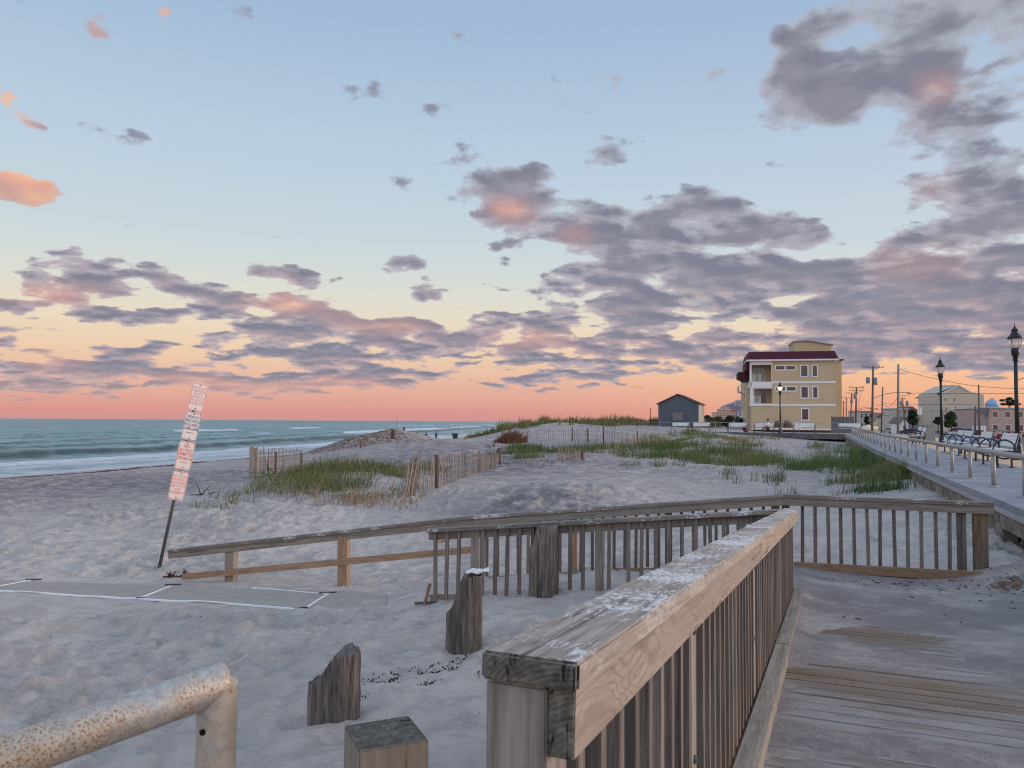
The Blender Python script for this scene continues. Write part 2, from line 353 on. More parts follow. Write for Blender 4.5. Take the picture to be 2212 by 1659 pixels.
CL = [(2110, 60, 400, 150, 1.1), (1880, 45, 230, 75, .75), (1760, 195, 190, 95, 1.0), (2110, 215, 230, 60, .75), (1980, 300, 220, 75, .85), (1680, 290, 90, 50, .6), (2060, 400, 190, 40, .8), (2150, 330, 110, 60, .8), (1700, 105, 70, 30, .75), (2200, 385, 70, 30, .8),
      (1350, 158, 140, 32, .85), (1530, 138, 90, 20, .8), (1490, 182, 100, 24, .75), (1290, 150, 70, 25, .6), (1010, 300, 85, 28, .85, -.35), (955, 228, 60, 18, .85), (1100, 273, 55, 14, .75), (1290, 318, 110, 30, .8, -.15),
      (1060, 350, 60, 15, .45), (1170, 358, 60, 14, .55), (1235, 385, 50, 12, .5), (1670, 370, 40, 12, .6), (680, 75, 45, 16, .5), (740, 175, 50, 20, .5), (830, 160, 50, 14, .5), (895, 158, 40, 12, .5), (730, 130, 40, 20, .4),
      (1085, 425, 135, 62, 1.1), (1090, 510, 120, 38, 1.0), (1230, 480, 110, 60, 1.0), (1420, 455, 240, 55, 1.1), (1500, 505, 300, 40, 1.0), (1680, 530, 170, 55, .9), (1350, 590, 200, 75, 1.05), (1450, 650, 300, 60, 1.1),
      (1650, 600, 300, 80, 1.1), (1900, 620, 330, 100, 1.1), (1320, 690, 330, 30, .9), (2110, 500, 240, 80, 1.05), (2200, 620, 300, 130, 1.1), (2000, 700, 420, 60, 1.1), (1090, 610, 90, 20, .5), (1850, 760, 480, 55, 1.05), (2150, 780, 300, 40, .9),
      (1200, 760, 300, 40, .95), (1330, 720, 200, 20, .8), (1060, 690, 120, 20, .85), (1180, 820, 180, 22, .85), (1450, 800, 300, 20, .75), (1500, 750, 260, 38, .9), (1000, 740, 150, 35, .9),
      (600, 672, 260, 42, 1.1, -.12), (850, 725, 300, 42, 1.1, -.12), (620, 742, 230, 34, 1.05), (780, 790, 240, 32, 1.0, -.1), (520, 820, 430, 32, 1.05), (180, 800, 280, 42, 1.0), (60, 830, 200, 25, .9), (850, 825, 130, 16, .8),
      (230, 575, 110, 30, .9, -.1), (90, 552, 90, 10, .75), (330, 592, 90, 16, .75, -.2), (170, 612, 190, 20, .95, -.08), (100, 655, 220, 30, 1.1), (240, 690, 110, 13, .8), (20, 722, 70, 14, .9), (440, 628, 45, 9, .75), (370, 625, 50, 12, .65),
      (620, 590, 60, 18, .95), (740, 588, 130, 18, 1.05), (860, 575, 70, 13, .85), (545, 585, 45, 12, .75), (905, 643, 42, 11, .9), (340, 755, 60, 8, .8), (225, 768, 55, 9, .8), (330, 688, 40, 16, .7),
      (8, 222, 80, 46, 1.15), (85, 275, 50, 14, .5), (30, 390, 90, 34, 1.2), (55, 430, 60, 12, .7), (215, 28, 26, 16, .95), (285, 25, 25, 10, .55), (343, 38, 34, 12, .9)]
M = coverage(CL, 10)
# cover outside the picture so reflections and light are plausible from every side
behind = nt.m('MULTIPLY', nt.rng(nt.m('ABSOLUTE', az), .75, 1.3), .55)
M = nt.m('MAXIMUM', M, behind)
dens = nt.m('ADD', nt.m('ADD', nt.m('MULTIPLY', nt.m('SUBTRACT', n1, .5), 1.7), .5), nt.m('MULTIPLY', M, .50))
al = nt.rng(dens, .735, .85, it='SMOOTHSTEP')
core = nt.rng(dens, .80, 1.05, it='SMOOTHSTEP')
rel = nt.m('MULTIPLY', nt.m('SUBTRACT', n2, n1), 1.7)
edge_c = nt.mix(nt.rng(el, .03, .30), S(200, 180, 184), S(180, 190, 208))
core_hi = S(142, 144, 160); core_lo = S(150, 148, 164)
core_c = nt.mix(nt.rng(el, .04, .26), core_lo, core_hi)
cc = nt.mix(core, edge_c, core_c)
warm = nt.m('MULTIPLY', nt.rng(big, .46, .66, it='SMOOTHSTEP'), nt.rng(el, .42, .05, .25, .8))
cc = nt.mix(nt.m('MULTIPLY', warm, .32), cc, S(172, 150, 162))
relp = nt.rng(rel, .0, .22, 0, 1, 'SMOOTHSTEP'); reln = nt.rng(rel, .0, -.22, 0, 1, 'SMOOTHSTEP')
cc = nt.mix(nt.m('MULTIPLY', relp, .42), cc, nt.mix(nt.rng(el, .03, .2), S(222, 168, 160), S(176, 172, 188)))
cc = nt.mix(nt.m('MULTIPLY', reln, .6), cc, S(122, 126, 148))
PK = [(20, 215, 120, 62, 1.0), (45, 385, 130, 42, 1.25), (1100, 450, 60, 18, .75), (2025, 182, 26, 9, .3), (215, 28, 40, 22, 1.1), (285, 25, 30, 14, .8), (343, 38, 45, 18, 1.1), (600, 650, 70, 12, .9), (90, 634, 150, 12, .7),
      (1240, 515, 50, 14, .4), (1980, 560, 140, 40, .25), (120, 772, 90, 10, .8), (760, 690, 200, 8, .6, -.12), (1150, 735, 120, 12, .6), (2000, 410, 90, 8, .3), (600, 828, 300, 14, .6)]
pk = coverage(PK, 10)
pkc = nt.mix(nt.rng(nt.m('ADD', pk, nt.m('MULTIPLY', rel, 1.2)), .4, 1.2), S(226, 172, 164), S(255, 200, 154))
cc = nt.mix(nt.m('MULTIPLY', pk, 1.0, clamp=True), cc, pkc)
low = nt.rng(el, .06, .012, 0, .5, 'SMOOTHSTEP')     # distant cloud sinks into the warm air near the horizon
cc = nt.mix(low, cc, sky)
skyc = nt.mix(nt.m('MULTIPLY', al, nt.rng(el, .008, .03), clamp=True), sky, cc)
# physical twilight sky adds a little of its own colour
ns = nt.n('ShaderNodeTexSky', sky_type='NISHITA'); ns.sun_disc = False; ns.sun_elevation = R(6); ns.sun_rotation = R(100)
nsc = nt.mix(1, ns.outputs[0], (.05, .05, .05, 1), 'MULTIPLY')
skyc = nt.mix(.05, skyc, nsc)
gain = nt.m('ADD', 1.0, nt.m('MAXIMUM', nt.rng(nt.m('ABSOLUTE', az), .85, 1.5, 0, 1.05, 'SMOOTHSTEP'), nt.rng(el, .62, 1.0, 0, .80, 'SMOOTHSTEP')))   # added gain: sky outside the view brightened overhead and around to light the ground
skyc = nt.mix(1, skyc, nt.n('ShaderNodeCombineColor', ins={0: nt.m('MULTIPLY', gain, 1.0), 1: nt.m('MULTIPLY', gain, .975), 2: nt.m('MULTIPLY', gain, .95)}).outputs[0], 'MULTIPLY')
skyc = nt.mix(nt.rng(dz, 0, -.02), skyc, S(120, 112, 112))
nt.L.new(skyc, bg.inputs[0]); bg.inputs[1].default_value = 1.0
wd.cycles.sampling_method = 'MANUAL'; wd.cycles.sample_map_resolution = 512
# low weak sun behind the town on the right, very soft
sd = bpy.data.lights.new('sun', 'SUN'); sd.energy = 2.1; sd.angle = R(14); sd.color = (1, .88, .78)
so = bpy.data.objects.new('sun', sd); COL.objects.link(so)
so.rotation_euler = Vector((-math.sin(R(88)), -math.cos(R(88)), -math.tan(R(10)))).to_track_quat('-Z', 'Y').to_euler()
# ---------------------------------------------------------------- ground materials
def sandmat(name, wet=0):
    m, nt, b = newmat(name, .95, .1)
    tc = nt.n('ShaderNodeNewGeometry').outputs['Position']
    n = nt.noise(tc, .35, 6, .6); n2 = nt.noise(tc, 4, 8, .7); n3 = nt.noise(tc, 60, 3, .7)
    c = nt.ramp(n, [(.3, S(184, 174, 168)), (.5, S(200, 189, 181)), (.7, S(212, 201, 191))])
    c = nt.mix(nt.rng(n2, .46, .66, 0, .7), c, S(166, 154, 148))
    c = nt.mix(nt.rng(n3, .60, .75, 0, .5), c, S(118, 108, 106)); n5 = nt.noise(nt.map(tc, (1, 2.2, 1), rot=(0, 0, .3)), 1.3, 7, .75); c = nt.mix(nt.rng(n5, .52, .66, 0, .5), c, S(158, 147, 142))
    fl = nt.noise(nt.map(tc, (1, 1.6, 1)), 9, 5, .75)
    c = nt.mix(nt.rng(fl, .70, .76, 0, .75), c, S(98, 84, 78))
    wa = nt.n('ShaderNodeAttribute', attribute_name='wet').outputs['Fac']
    wr = nt.n('ShaderNodeAttribute', attribute_name='wrack').outputs['Fac']
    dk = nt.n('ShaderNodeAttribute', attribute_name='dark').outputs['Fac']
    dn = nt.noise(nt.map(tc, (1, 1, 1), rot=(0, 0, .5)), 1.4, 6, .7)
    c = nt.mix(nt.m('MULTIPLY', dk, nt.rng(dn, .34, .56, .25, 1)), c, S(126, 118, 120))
    c = nt.mix(wa, c, S(150, 130, 122))
    rp = nt.noise(nt.map(tc, (1.2, .8, 1), rot=(0, 0, .3)), 2.6, 6, .75)
    c = nt.mix(nt.rng(nt.m('ADD', rp, nt.m('MULTIPLY', nt.m('SUBTRACT', wr, 1), .25)), .42, .54), c, S(112, 90, 76))
    nt.L.new(c, b.inputs['Base Color'])
    nt.L.new(nt.rng(wa, 0, 1, .95, .12), b.inputs['Roughness']); nt.L.new(nt.rng(wa, 0, 1, .1, .55), b.inputs['Specular IOR Level'])
    w = nt.n('ShaderNodeTexWave', wave_type='BANDS', bands_direction='DIAGONAL', ins={'Vector': tc, 'Scale': 3.2, 'Distortion': 14, 'Detail': 3, 'Detail Scale': .9}).outputs['Fac']
    n4 = nt.noise(nt.map(tc, (1, 1.7, 1), rot=(0, 0, .4)), 11, 6, .68)
    c_ = 0; h = nt.m('ADD', nt.m('ADD', nt.m('MULTIPLY', n2, 1.0), nt.m('MULTIPLY', n4, .75)), nt.m('ADD', nt.m('MULTIPLY', w, .10), nt.m('MULTIPLY', n3, .15)))
    nd = nt.n('ShaderNodeBump', ins={'Distance': .11, 'Height': h}); nt.L.new(nt.rng(wa, 0, 1, .8, .03), nd.inputs['Strength']); nt.L.new(nd.outputs[0], b.inputs['Normal'])
    return m
SAND = sandmat('beach_sand')
# terrain sheet (dense near the eye, reaching the horizon)
tt = np.concatenate([np.linspace(-1.6, -.74, 26)[:-1], np.linspace(-.74, .74, 620), np.linspace(.74, 1.9, 34)[1:]])
yy = np.concatenate([[-60, -35, -18, -8, -3, -.6], np.exp(np.linspace(math.log(.8), math.log(75), 700)), np.exp(np.linspace(math.log(75), math.log(30000), 130))[1:]])
TT, YY = np.meshgrid(tt, yy); WW = np.where(YY < 3, 3+(3-YY)*.8, YY); XX = TT*WW
ZZ = T(XX, YY); dist = np.hypot(XX, YY)
a_ = -shore(XX, YY); land = np.clip((a_-7)/5, 0, 1)
nearf = np.clip(1-(dist-16)/60, 0, 1)
pm = np.clip(.55+fbm(XX/3.1, YY/3.1, 3, 40)*1.6, .15, 1)
matz = np.clip(1.15-np.maximum(np.abs((CX+F*XX/np.maximum(WW, 1)-380)/560), np.abs((YY-10.3)/1.5))**4, 0, 1)
ZZ = ZZ+land*nearf*pm*(1-.9*matz)*(prints(XX*1.9+.3*vn(XX, YY, 3), YY*1.9, 21)*.10+prints(XX*3.4+5, YY*3.4+2, 31, .3)*.08+prints(XX*5.7+1, YY*5.7+8, 35, .3)*.03*(dist < 14))
ZZ = ZZ+land*np.clip(1-(dist-10)/22, 0, 1)*(1-.9*matz)*(fbm(XX*5.2, YY*5.2, 3, 60)*.045+fbm(XX*1.9+YY*.8, YY*3.4-XX, 3, 70)*.055)
rg = lambda x, y, s: 1-2*np.abs(vn(x, y, s)+.35*vn(x*2.3, y*2.3, s+1))
ZZ = ZZ+land*np.clip(1-(dist-14)/50, 0, 1)*(1-.95*matz)*pm*(rg(XX*1.15+.4*vn(YY*.7, XX*.7, 91), YY*2.1+.25*XX, 92)**2*.10+rg(XX*2.6, YY*4.6-.6*XX, 95)**2*.045)
# wind ripples on the smooth dune flank
rip = np.exp(-((XX-.4)/3.5)**2-((YY-18)/4)**2); ZZ = ZZ+rip*.012*np.sin((XX*1.0+YY*.55)*14+2*vn(XX, YY, 8))
wet = np.clip((3.2-a_+fbm(XX/6, YY/6, 3, 12)*1.5)/1.6, 0, 1)
wrk = np.exp(-((a_-7.6-1.2*fbm(XX/7, YY/7, 3, 13))/.9)**2)*np.clip(1.3-np.abs(YY-70)/60, .0, 1)
wrk += np.exp(-((a_-11-1.5*fbm(XX/5, YY/5, 3, 15))/1.1)**2)*.35
mnd = np.exp(-((XX+12.5)/5.5)**2-((YY-74)/9)**2)+np.exp(-((XX+15.3)/4)**2-((YY-66)/6)**2); wrk = np.clip(wrk+mnd*.95, 0, 1)
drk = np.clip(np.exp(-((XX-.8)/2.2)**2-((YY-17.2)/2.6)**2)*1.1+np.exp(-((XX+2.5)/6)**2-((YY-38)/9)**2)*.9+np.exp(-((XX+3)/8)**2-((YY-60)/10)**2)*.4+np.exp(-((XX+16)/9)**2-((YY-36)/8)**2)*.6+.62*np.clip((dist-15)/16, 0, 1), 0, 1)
nr, nc = XX.shape; ii = np.arange(nr*nc).reshape(nr, nc)
Fq = np.stack([ii[:-1, :-1], ii[:-1, 1:], ii[1:, 1:], ii[1:, :-1]], -1).reshape(-1, 4)
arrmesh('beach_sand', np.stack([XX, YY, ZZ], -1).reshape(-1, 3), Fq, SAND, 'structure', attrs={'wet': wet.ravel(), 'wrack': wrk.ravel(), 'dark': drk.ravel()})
# ---------------------------------------------------------------- sea
m, nt, b = newmat('sea_water', .22, .35)
tc = nt.n('ShaderNodeNewGeometry').outputs['Position']
sh = nt.n('ShaderNodeAttribute', attribute_name='sh').outputs['Fac']; fo = nt.n('ShaderNodeAttribute', attribute_name='foam').outputs['Fac']; fc = nt.n('ShaderNodeAttribute', attribute_name='face').outputs['Fac']
c = nt.ramp(nt.rng(sh, 0, 400), [(0, S(136, 166, 172)), (.10, S(106, 154, 160)), (.3, S(84, 138, 146)), (1, S(62, 110, 122))])
pt = nt.noise(nt.map(tc, (.02, .06, 1), rot=(0, 0, -.18)), 1, 5, .6); c = nt.mix(nt.rng(pt, .4, .65, 0, .4), c, S(130, 168, 168))

ch = nt.noise(nt.map(tc, (.35, .9, 1), rot=(0, 0, -.2)), 1, 6, .65)
c = nt.mix(nt.rng(ch, .52, .62, 0, .75), c, S(34, 62, 74))
ch2 = nt.noise(nt.map(tc, (.045, .13, 1), rot=(0, 0, -.2)), 1, 7, .72); c = nt.mix(nt.rng(ch2, .51, .60, 0, .62), c, S(40, 72, 84)); c = nt.mix(nt.rng(ch2, .44, .37, 0, .5), c, S(140, 172, 176))
fn = nt.noise(nt.map(tc, (.35, 1.1, 1), rot=(0, 0, -.2)), 1.2, 9, .72, .6)
c = nt.mix(fc, c, S(36, 64, 66))
fm = nt.rng(nt.m('ADD', fn, nt.m('MULTIPLY', nt.m('SUBTRACT', fo, .5), .72)), .52, .60, it='SMOOTHSTEP')
c = nt.mix(fm, c, S(204, 210, 216))
nt.L.new(c, b.inputs['Base Color']); nt.L.new(nt.rng(fm, 0, 1, .3, .9), b.inputs['Roughness'])
w1 = nt.noise(nt.map(tc, (.5, 1.3, 1), rot=(0, 0, -.2)), 1, 6, .68, .3); w2 = nt.noise(nt.map(tc, (.06, .16, 1), rot=(0, 0, -.2)), 1, 4, .6)
bump(nt, b, nt.m('ADD', w1, nt.m('MULTIPLY', w2, 4)), 1.0, .9)
SEA = m
tt = np.linspace(-1.7, 1.2, 620); yy = np.exp(np.linspace(math.log(18), math.log(420), 560)); yy = np.concatenate([[-60, -20, 5], yy, np.exp(np.linspace(math.log(420), math.log(45000), 90))[1:]])
TT, YY = np.meshgrid(tt, yy); WW = np.where(YY < 18, 18+(18-YY)*1.2, YY); XX = TT*WW
s_ = shore(XX, YY); q = s_+2.2*fbm(XX/16, YY/26, 3, 88)+.8*fbm(XX/4, YY/6, 3, 90)
alg = YY+XX*.2
def wave(c0, w, hgt, ph, brk):
    along = np.clip(.5+1.4*vn(alg/55+ph, alg*0+ph*3, 5), 0, 1); d = q-c0
    prof = np.where(d < 0, np.exp(-(d/(w*.45))**2), np.exp(-(d/(w*1.3))**2))
    foam = 1.15*np.exp(-((d+.6)/(w*.65))**2)*np.where(along > brk, 1.0, .0)+np.exp(-((d+w*2.2)/(w*2))**2)*.45*(along > brk)
    face = np.exp(-((d+w*.35)/(w*.42))**2)*np.clip((brk-along)*5+.3, 0, 1)
    return hgt*prof*(.5+.5*along), foam*np.clip((along-brk)*8, 0, 1), face
Z = np.full_like(XX, -4.0); foam = np.zeros_like(XX); face = np.zeros_like(XX)
for c0, w, hgt, ph, brk in ((20, 2.8, .8, .3, 1.2), (38, 2.6, .6, 4.1, .30), (55, 2.3, .4, 9.2, .72), (74, 2.6, .45, 12.9, .70), (95, 3.5, .45, 17.3, .75), (11, 1.6, .18, 21.7, .35)):
    z, f, fa = wave(c0, w, hgt, ph, brk); Z += z; foam += f; face += fa*(1 if hgt > .5 else .5)
foam += np.clip(1-s_/9, 0, 1)*.62+np.clip(1-np.abs(s_-28)/9, 0, 1)*.26+.10*np.clip(1-s_/80, 0, 1)
Z += (fbm(XX/5, YY/2.2, 3, 33)*.26+fbm(XX/19, YY/8, 2, 35)*.25)*np.clip(s_/30, 0, 1)*np.clip(1-(YY-300)/400, 0, 1)
Z = np.where(s_ < 1, np.minimum(Z, -3.985), Z)
nr, nc = XX.shape; ii = np.arange(nr*nc).reshape(nr, nc)
Fq = np.stack([ii[:-1, :-1], ii[:-1, 1:], ii[1:, 1:], ii[1:, :-1]], -1).reshape(-1, 4)
arrmesh('sea_water', np.stack([XX, YY, Z], -1).reshape(-1, 3), Fq, SEA, 'structure', attrs={'sh': np.clip(s_, 0, 1e4).ravel(), 'foam': np.clip(foam, 0, 1).ravel(), 'face': np.clip(face, 0, 1).ravel()})
# ---------------------------------------------------------------- timber materials
GREY = wood('weathered_timber', S(88, 82, 80), S(122, 114, 108), S(150, 140, 132), grain=26)
CAPT = wood('flaking_cap_timber', S(104, 96, 90), S(146, 134, 124), S(176, 164, 154), flecks=1.35, grain=15, swirl=.9, crack=1.2, bmp=.005, side=S(140, 128, 118))
CAPG = wood('grey_cap_timber', S(84, 78, 76), S(112, 104, 98), S(138, 128, 120), flecks=.15, grain=16, crack=.8, bmp=.003)
TAN = wood('tan_timber', S(92, 82, 76), S(138, 125, 115), S(164, 150, 138), warm=S(148, 133, 121), grain=11, swirl=1.2, crack=.9, bmp=.002, cath=.5)
BALU = wood('baluster_timber', S(76, 70, 68), S(106, 98, 94), S(136, 126, 118), grain=26, crack=.7, bottom=S(140, 106, 82))
BALD = wood('brown_baluster_timber', S(66, 60, 58), S(92, 84, 80), S(120, 110, 102), grain=26, crack=.8, bottom=S(116, 92, 74))
KERB = wood('kerb_timber', S(96, 90, 82), S(136, 126, 114), S(164, 152, 138), grain=14, crack=.9)
NEWT = wood('brown_timber', S(112, 88, 68), S(144, 116, 92), S(166, 138, 112), grain=12, swirl=1.0, crack=.3)
PILE = wood('pile_timber', S(48, 42, 42), S(92, 84, 80), S(132, 122, 114), grain=13, crack=1.3, bmp=.012, bottom=S(84, 58, 50))
ENDG = None
def endgrain():
    m, nt, b = newmat('end_grain', .9, .15); tc = nt.n('ShaderNodeTexCoord').outputs['Object']
    wp = nt.v('ADD', nt.map(tc, (1, 1, 1), (0, .045, .09)), nt.v('MULTIPLY', nt.n('ShaderNodeTexNoise', ins={'Vector': tc, 'Scale': 22.0, 'Detail': 4}).outputs['Color'], (.0, .012, .012)))
    w = nt.n('ShaderNodeTexWave', wave_type='RINGS', rings_direction='X', ins={'Vector': wp, 'Scale': 42, 'Distortion': 1.2, 'Detail': 3, 'Detail Scale': 1.5}).outputs['Fac']
    n = nt.noise(tc, 45, 6, .75); n2 = nt.noise(tc, 14, 4, .6); c = nt.ramp(nt.m('ADD', nt.m('MULTIPLY', w, .09), nt.m('MULTIPLY', n, .91)), [(.34, S(60, 58, 54)), (.5, S(92, 90, 82)), (.66, S(126, 122, 112))])
    c = nt.mix(nt.rng(n2, .45, .62, 0, .5), c, S(92, 84, 74))
    ck = nt.noise(nt.map(tc, (1, 30, 5)), 1.6, 3, .6, 1.6); k = nt.rng(ck, .63, .66)
    c = nt.mix(nt.m('MULTIPLY', k, .9), c, S(26, 24, 24)); nt.L.new(c, b.inputs['Base Color'])
    bump(nt, b, nt.m('SUBTRACT', nt.m('ADD', nt.m('MULTIPLY', w, .06), nt.m('MULTIPLY', n, .9)), k), 1, .004); return m
ENDG = endgrain()
STEEL = plain('galvanised_steel', S(120, 120, 124), .45, .5, .8, .2, 9)
BLACK = plain('black_iron', S(26, 27, 30), .45, .4, .0, .2, 6)
# ---------------------------------------------------------------- near ramp
U = Vector((2.84, 6.88, 0)).normalized(); NR = Vector((U.y, -U.x, 0)); A = P(1250, 1433, 1.02); SL = -.0746; UP = Vector((0, 0, 1))
def NN(l, w, dz=0): return Vector((A.x, A.y, 0))+U*l+NR*w+UP*(A.z+SL*l+dz)
def deckz(l): return A.z+SL*min(l, 7.4)-.875
rt = thing('ramp_railing', 'weathered timber railing with flaking white cap running from the foreground down the ramp', 'railing', NN(0, 0, -.88))
def span(root, name, f, l0, l1, w, dz, ww, hh, mat, bev=.003, ends=None): return beam(name, f(l0, w, dz), f(l1, w, dz), ww, hh, mat, root, bev=bev, ends=ends)
span(rt, 'cap_rail', NN, 0, 4.1, -.07, -.019, .14, .038, CAPT, .004, ENDG)
span(rt, 'cap_rail', NN, 4.106, 7.50, -.07, -.019, .14, .038, CAPT, .004, ENDG)
span(rt, 'rail_board', NN, .012, 3.02, -.028, -.0845, .038, .09, TAN, .002, ENDG)
span(rt, 'rail_board', NN, 3.026, 7.42, -.028, -.0845, .038, .09, TAN, .002, ENDG)
for l in (.06, 1.22, 3.05, 5.2, 7.38):
    beam('post', NN(l, -.0945, -.95), NN(l, -.0945, -.0395), .089, .089, GREY, rt, up=U, bev=.003)
for l in (1.22, 3.05, 5.2):
    for dz in (-.17, -.52):
        b = MB(rt.location); p = NN(l, -.0505, dz); b.tube([p, p+NR*.010], .006, 8); b.tube([p+NR*.003, p+NR*.007], .013, 6)
        b.build('bolt', STEEL, rt)
k = 0
l = .17
while l < 7.34:
    if min(abs(l-q) for q in (1.22, 3.05, 5.2)) > .06:
        j = random.uniform(-.006, .006)
        beam('baluster', NN(l+j, -.0665, -.865), NN(l+random.uniform(-.003, .003), -.0665, -.0395), .038, .038, BALD if random.random() < .6 else BALU, rt, up=U, bev=.002)
    l += .122
span(rt, 'kerb_board', NN, .9, 4.4, .004, -.835, .085, .085, KERB, .004)
span(rt, 'kerb_board', NN, 4.41, 7.42, .004, -.832, .085, .085, KERB, .004)
span(rt, 'stringer', NN, -.5, 7.5, -.07, -1.0, .04, .2, GREY, .003)
def leftrail(name, label, pts, nrm, posts, height, mats, spacing=.14, balu=True, bottom=None, off=0):
    """pts: top centre line of the cap"""
    root = thing(name, label, 'railing', pts[0]-UP*(height+.1)); nrm = Vector(nrm)
    for a, b in zip(pts[:-1], pts[1:]):
        beam('cap_rail', a-UP*.019, b-UP*.019, .14, .038, mats[0], root, bev=.004)
        beam('rail_board', a-UP*.084+nrm*.03, b-UP*.084+nrm*.03, .038, .09, mats[1], root, bev=.003, ends=ENDG)
        if balu:
            Ln = (b-a).length; n = int(Ln/spacing)
            for i in range(n):
                t = (i+.6)*spacing/Ln
                if t > 1: break
                p = a.lerp(b, t)-nrm*.0085
                if any((p-q).to_2d().length < .07 for q in posts): continue
                d = (b-a).normalized(); tl = d*random.uniform(-.012, .012)
                beam('baluster', p-UP*(height+random.uniform(-.02, .015))+tl, p-UP*.0395, .038, .038, mats[2] if random.random() < .8 else BALU, root, up=(b-a).normalized(), bev=.002)
    return root
LN0 = NN(7.40, -.09)+Vector((0, 0, -.005)); LN1 = P(925, 1142, 8.77)
dl = (LN1-LN0).to_2d().normalized(); nl = Vector((-dl.y, dl.x, 0)); nl = nl if nl.y > 0 else -nl
pp = [LN0.lerp(LN1, t) for t in (.12, .50, .86)]
t1 = leftrail('lower_ramp_railing', 'grey balustered railing turning left from the foreground rail, behind the tall broken pile', [LN0, LN0.lerp(LN1, .45), LN1], nl, pp, .80, (CAPG, GREY, BALU))
for p in pp: beam('post', p+nl*.055-UP*1.0, p+nl*.055-UP*.0395, .089, .089, GREY, t1, up=dl.to_3d())
beam('kerb_board', LN0.lerp(LN1, .62)-UP*.84+nl*.09, LN1-UP*.80+nl*.09, .038, .09, KERB, t1)
q = LN1-UP*.83-Vector((.02, .02, 0)); beam('broken_picket', q-UP*.1+Vector((-.03, 0, 0)), q+UP*.22+Vector((.05, 0, 0)), .04, .03, NEWT, t1, up=dl.to_3d())
beam('broken_picket', q+Vector((-.12, 0, .0)), q+Vector((.42, .05, .015)), .04, .025, BALD, t1)
C2 = P(1690, 1068, 9.39); M2 = P(1025, 1114, 10.27); E2 = P(368, 1187, 11.3)
df = (M2-C2).to_2d().normalized(); nf = Vector((-df.y, df.x, 0)); nf = nf if nf.y < 0 else -nf
pf = [C2.lerp(M2, t) for t in (.02, .35, .66, .985)]
t2 = leftrail('far_ramp_railing', 'long grey and tan ramp handrail sloping down to the open beach', [C2, M2], nf, pf, .80, (CAPG, GREY, BALD))
for i, p in enumerate(pf): beam('post', p-nf*.055-UP*1.05, p-nf*.055-UP*.0395, .10 if i == 2 else .089, .089, NEWT if i == 2 else BALD, t2, up=df.to_3d())
beam('kerb_board', P(1690, 1236, 9.25), P(1330, 1236, 9.75), .05, .10, NEWT, t2); beam('kerb_board', P(1322, 1238, 9.75), P(1025, 1255, 10.15), .05, .09, KERB, t2)
beam('cap_rail', M2-UP*.019, E2-UP*.019, .14, .038, CAPG, t2); beam('rail_board', M2-UP*.084+nf*.03, E2-UP*.084+nf*.03, .038, .09, KERB, t2, ends=ENDG)
de = (E2-M2).to_2d().normalized().to_3d()
for px, top, bot in ((743, 1160, 1262), (500, 1187, 1245)):
    tt_ = (743-px)/243.; d = 10.69+tt_*.42; beam('post', P(px, bot, d)-UP*.12, P(px, top-2, d), .12, .14, NEWT if px > 600 else TAN, t2, up=de)
beam('middle_board', P(1026, 1187, 10.24), P(395, 1246, 11.16), .038, .085, NEWT, t2)
B2 = P(2146, 1085, 8.45); dc = (B2-C2).to_2d().normalized(); nc_ = Vector((dc.y, -dc.x, 0)); nc_ = nc_ if nc_.y < 0 else -nc_
pc = [C2+Vector((.03, -.01, 0)), B2+Vector((-.11, .06, 0))]
t3 = leftrail('landing_railing', 'dark grey balustered railing across the sandy landing at the right', [C2+Vector((.005, 0, .002)), B2], nc_, pc, .84, (CAPG, GREY, BALD))
beam('post', pc[0]-nc_*.055-UP*1.0, pc[0]-nc_*.055-UP*.0395, .089, .089, BALD, t3, up=dc.to_3d())
beam('post', pc[1]-nc_*.055-UP*1.0, pc[1]-nc_*.055-UP*.0395, .14, .14, wood('dark_brown_post', S(74, 62, 52), S(104, 88, 74), S(128, 110, 94), grain=14), t3, up=dc.to_3d())  # browner timber for this one post
beam('post', C2.lerp(B2, .86)-nc_*.055-UP*1.0, C2.lerp(B2, .86)-nc_*.055-UP*.0395, .089, .089, BALD, t3, up=dc.to_3d())
beam('kerb_board', P(1712, 1223, 9.2), P(2125, 1246, 8.3), .06, .10, NEWT, t3)
# deck planks and drifted sand
m, nt, b = newmat('sandy_planks', .9, .12)
tc = nt.n('ShaderNodeTexCoord').outputs['Object']; sx = nt.n('ShaderNodeSeparateXYZ', ins={0: tc}).outputs
pid = nt.m('FLOOR', nt.m('DIVIDE', sx[1], .146)); wn = nt.n('ShaderNodeTexWhiteNoise', noise_dimensions='1D', ins={'W': pid}).outputs['Value']
pv = nt.n('ShaderNodeCombineXYZ', ins={0: nt.m('ADD', sx[0], nt.m('MULTIPLY', wn, 9)), 1: sx[1], 2: sx[2]}).outputs[0]
g = nt.noise(nt.map(pv, (1.6, 38, 1)), 1, 6, .65, .8); c = nt.ramp(g, [(.30, S(112, 102, 96)), (.5, S(132, 122, 115)), (.70, S(152, 142, 134))])
bl = nt.noise(tc, .9, 4, .6); pd = nt.v('LENGTH', nt.v('MULTIPLY', nt.v('SUBTRACT', tc, (.62, 5.55, 0)), (1.6, 2.2, 0))); pe = nt.v('LENGTH', nt.v('MULTIPLY', nt.v('SUBTRACT', tc, (.62, 3.92, 0)), (1.15, 1.9, 0)))
bm2 = nt.rng(nt.m('ADD', nt.m('MINIMUM', pd, pe), nt.m('MULTIPLY', nt.m('SUBTRACT', nt.noise(nt.map(tc, (2, 14, 1)), 1, 5, .7), .5), 1.3)), 1.05, .55); bl = nt.m('MAXIMUM', nt.rng(bl, .56, .68, 0, .7), bm2)
c = nt.mix(nt.m('MULTIPLY', bl, .8), c, nt.mix(g, S(96, 74, 54), S(136, 110, 84)))
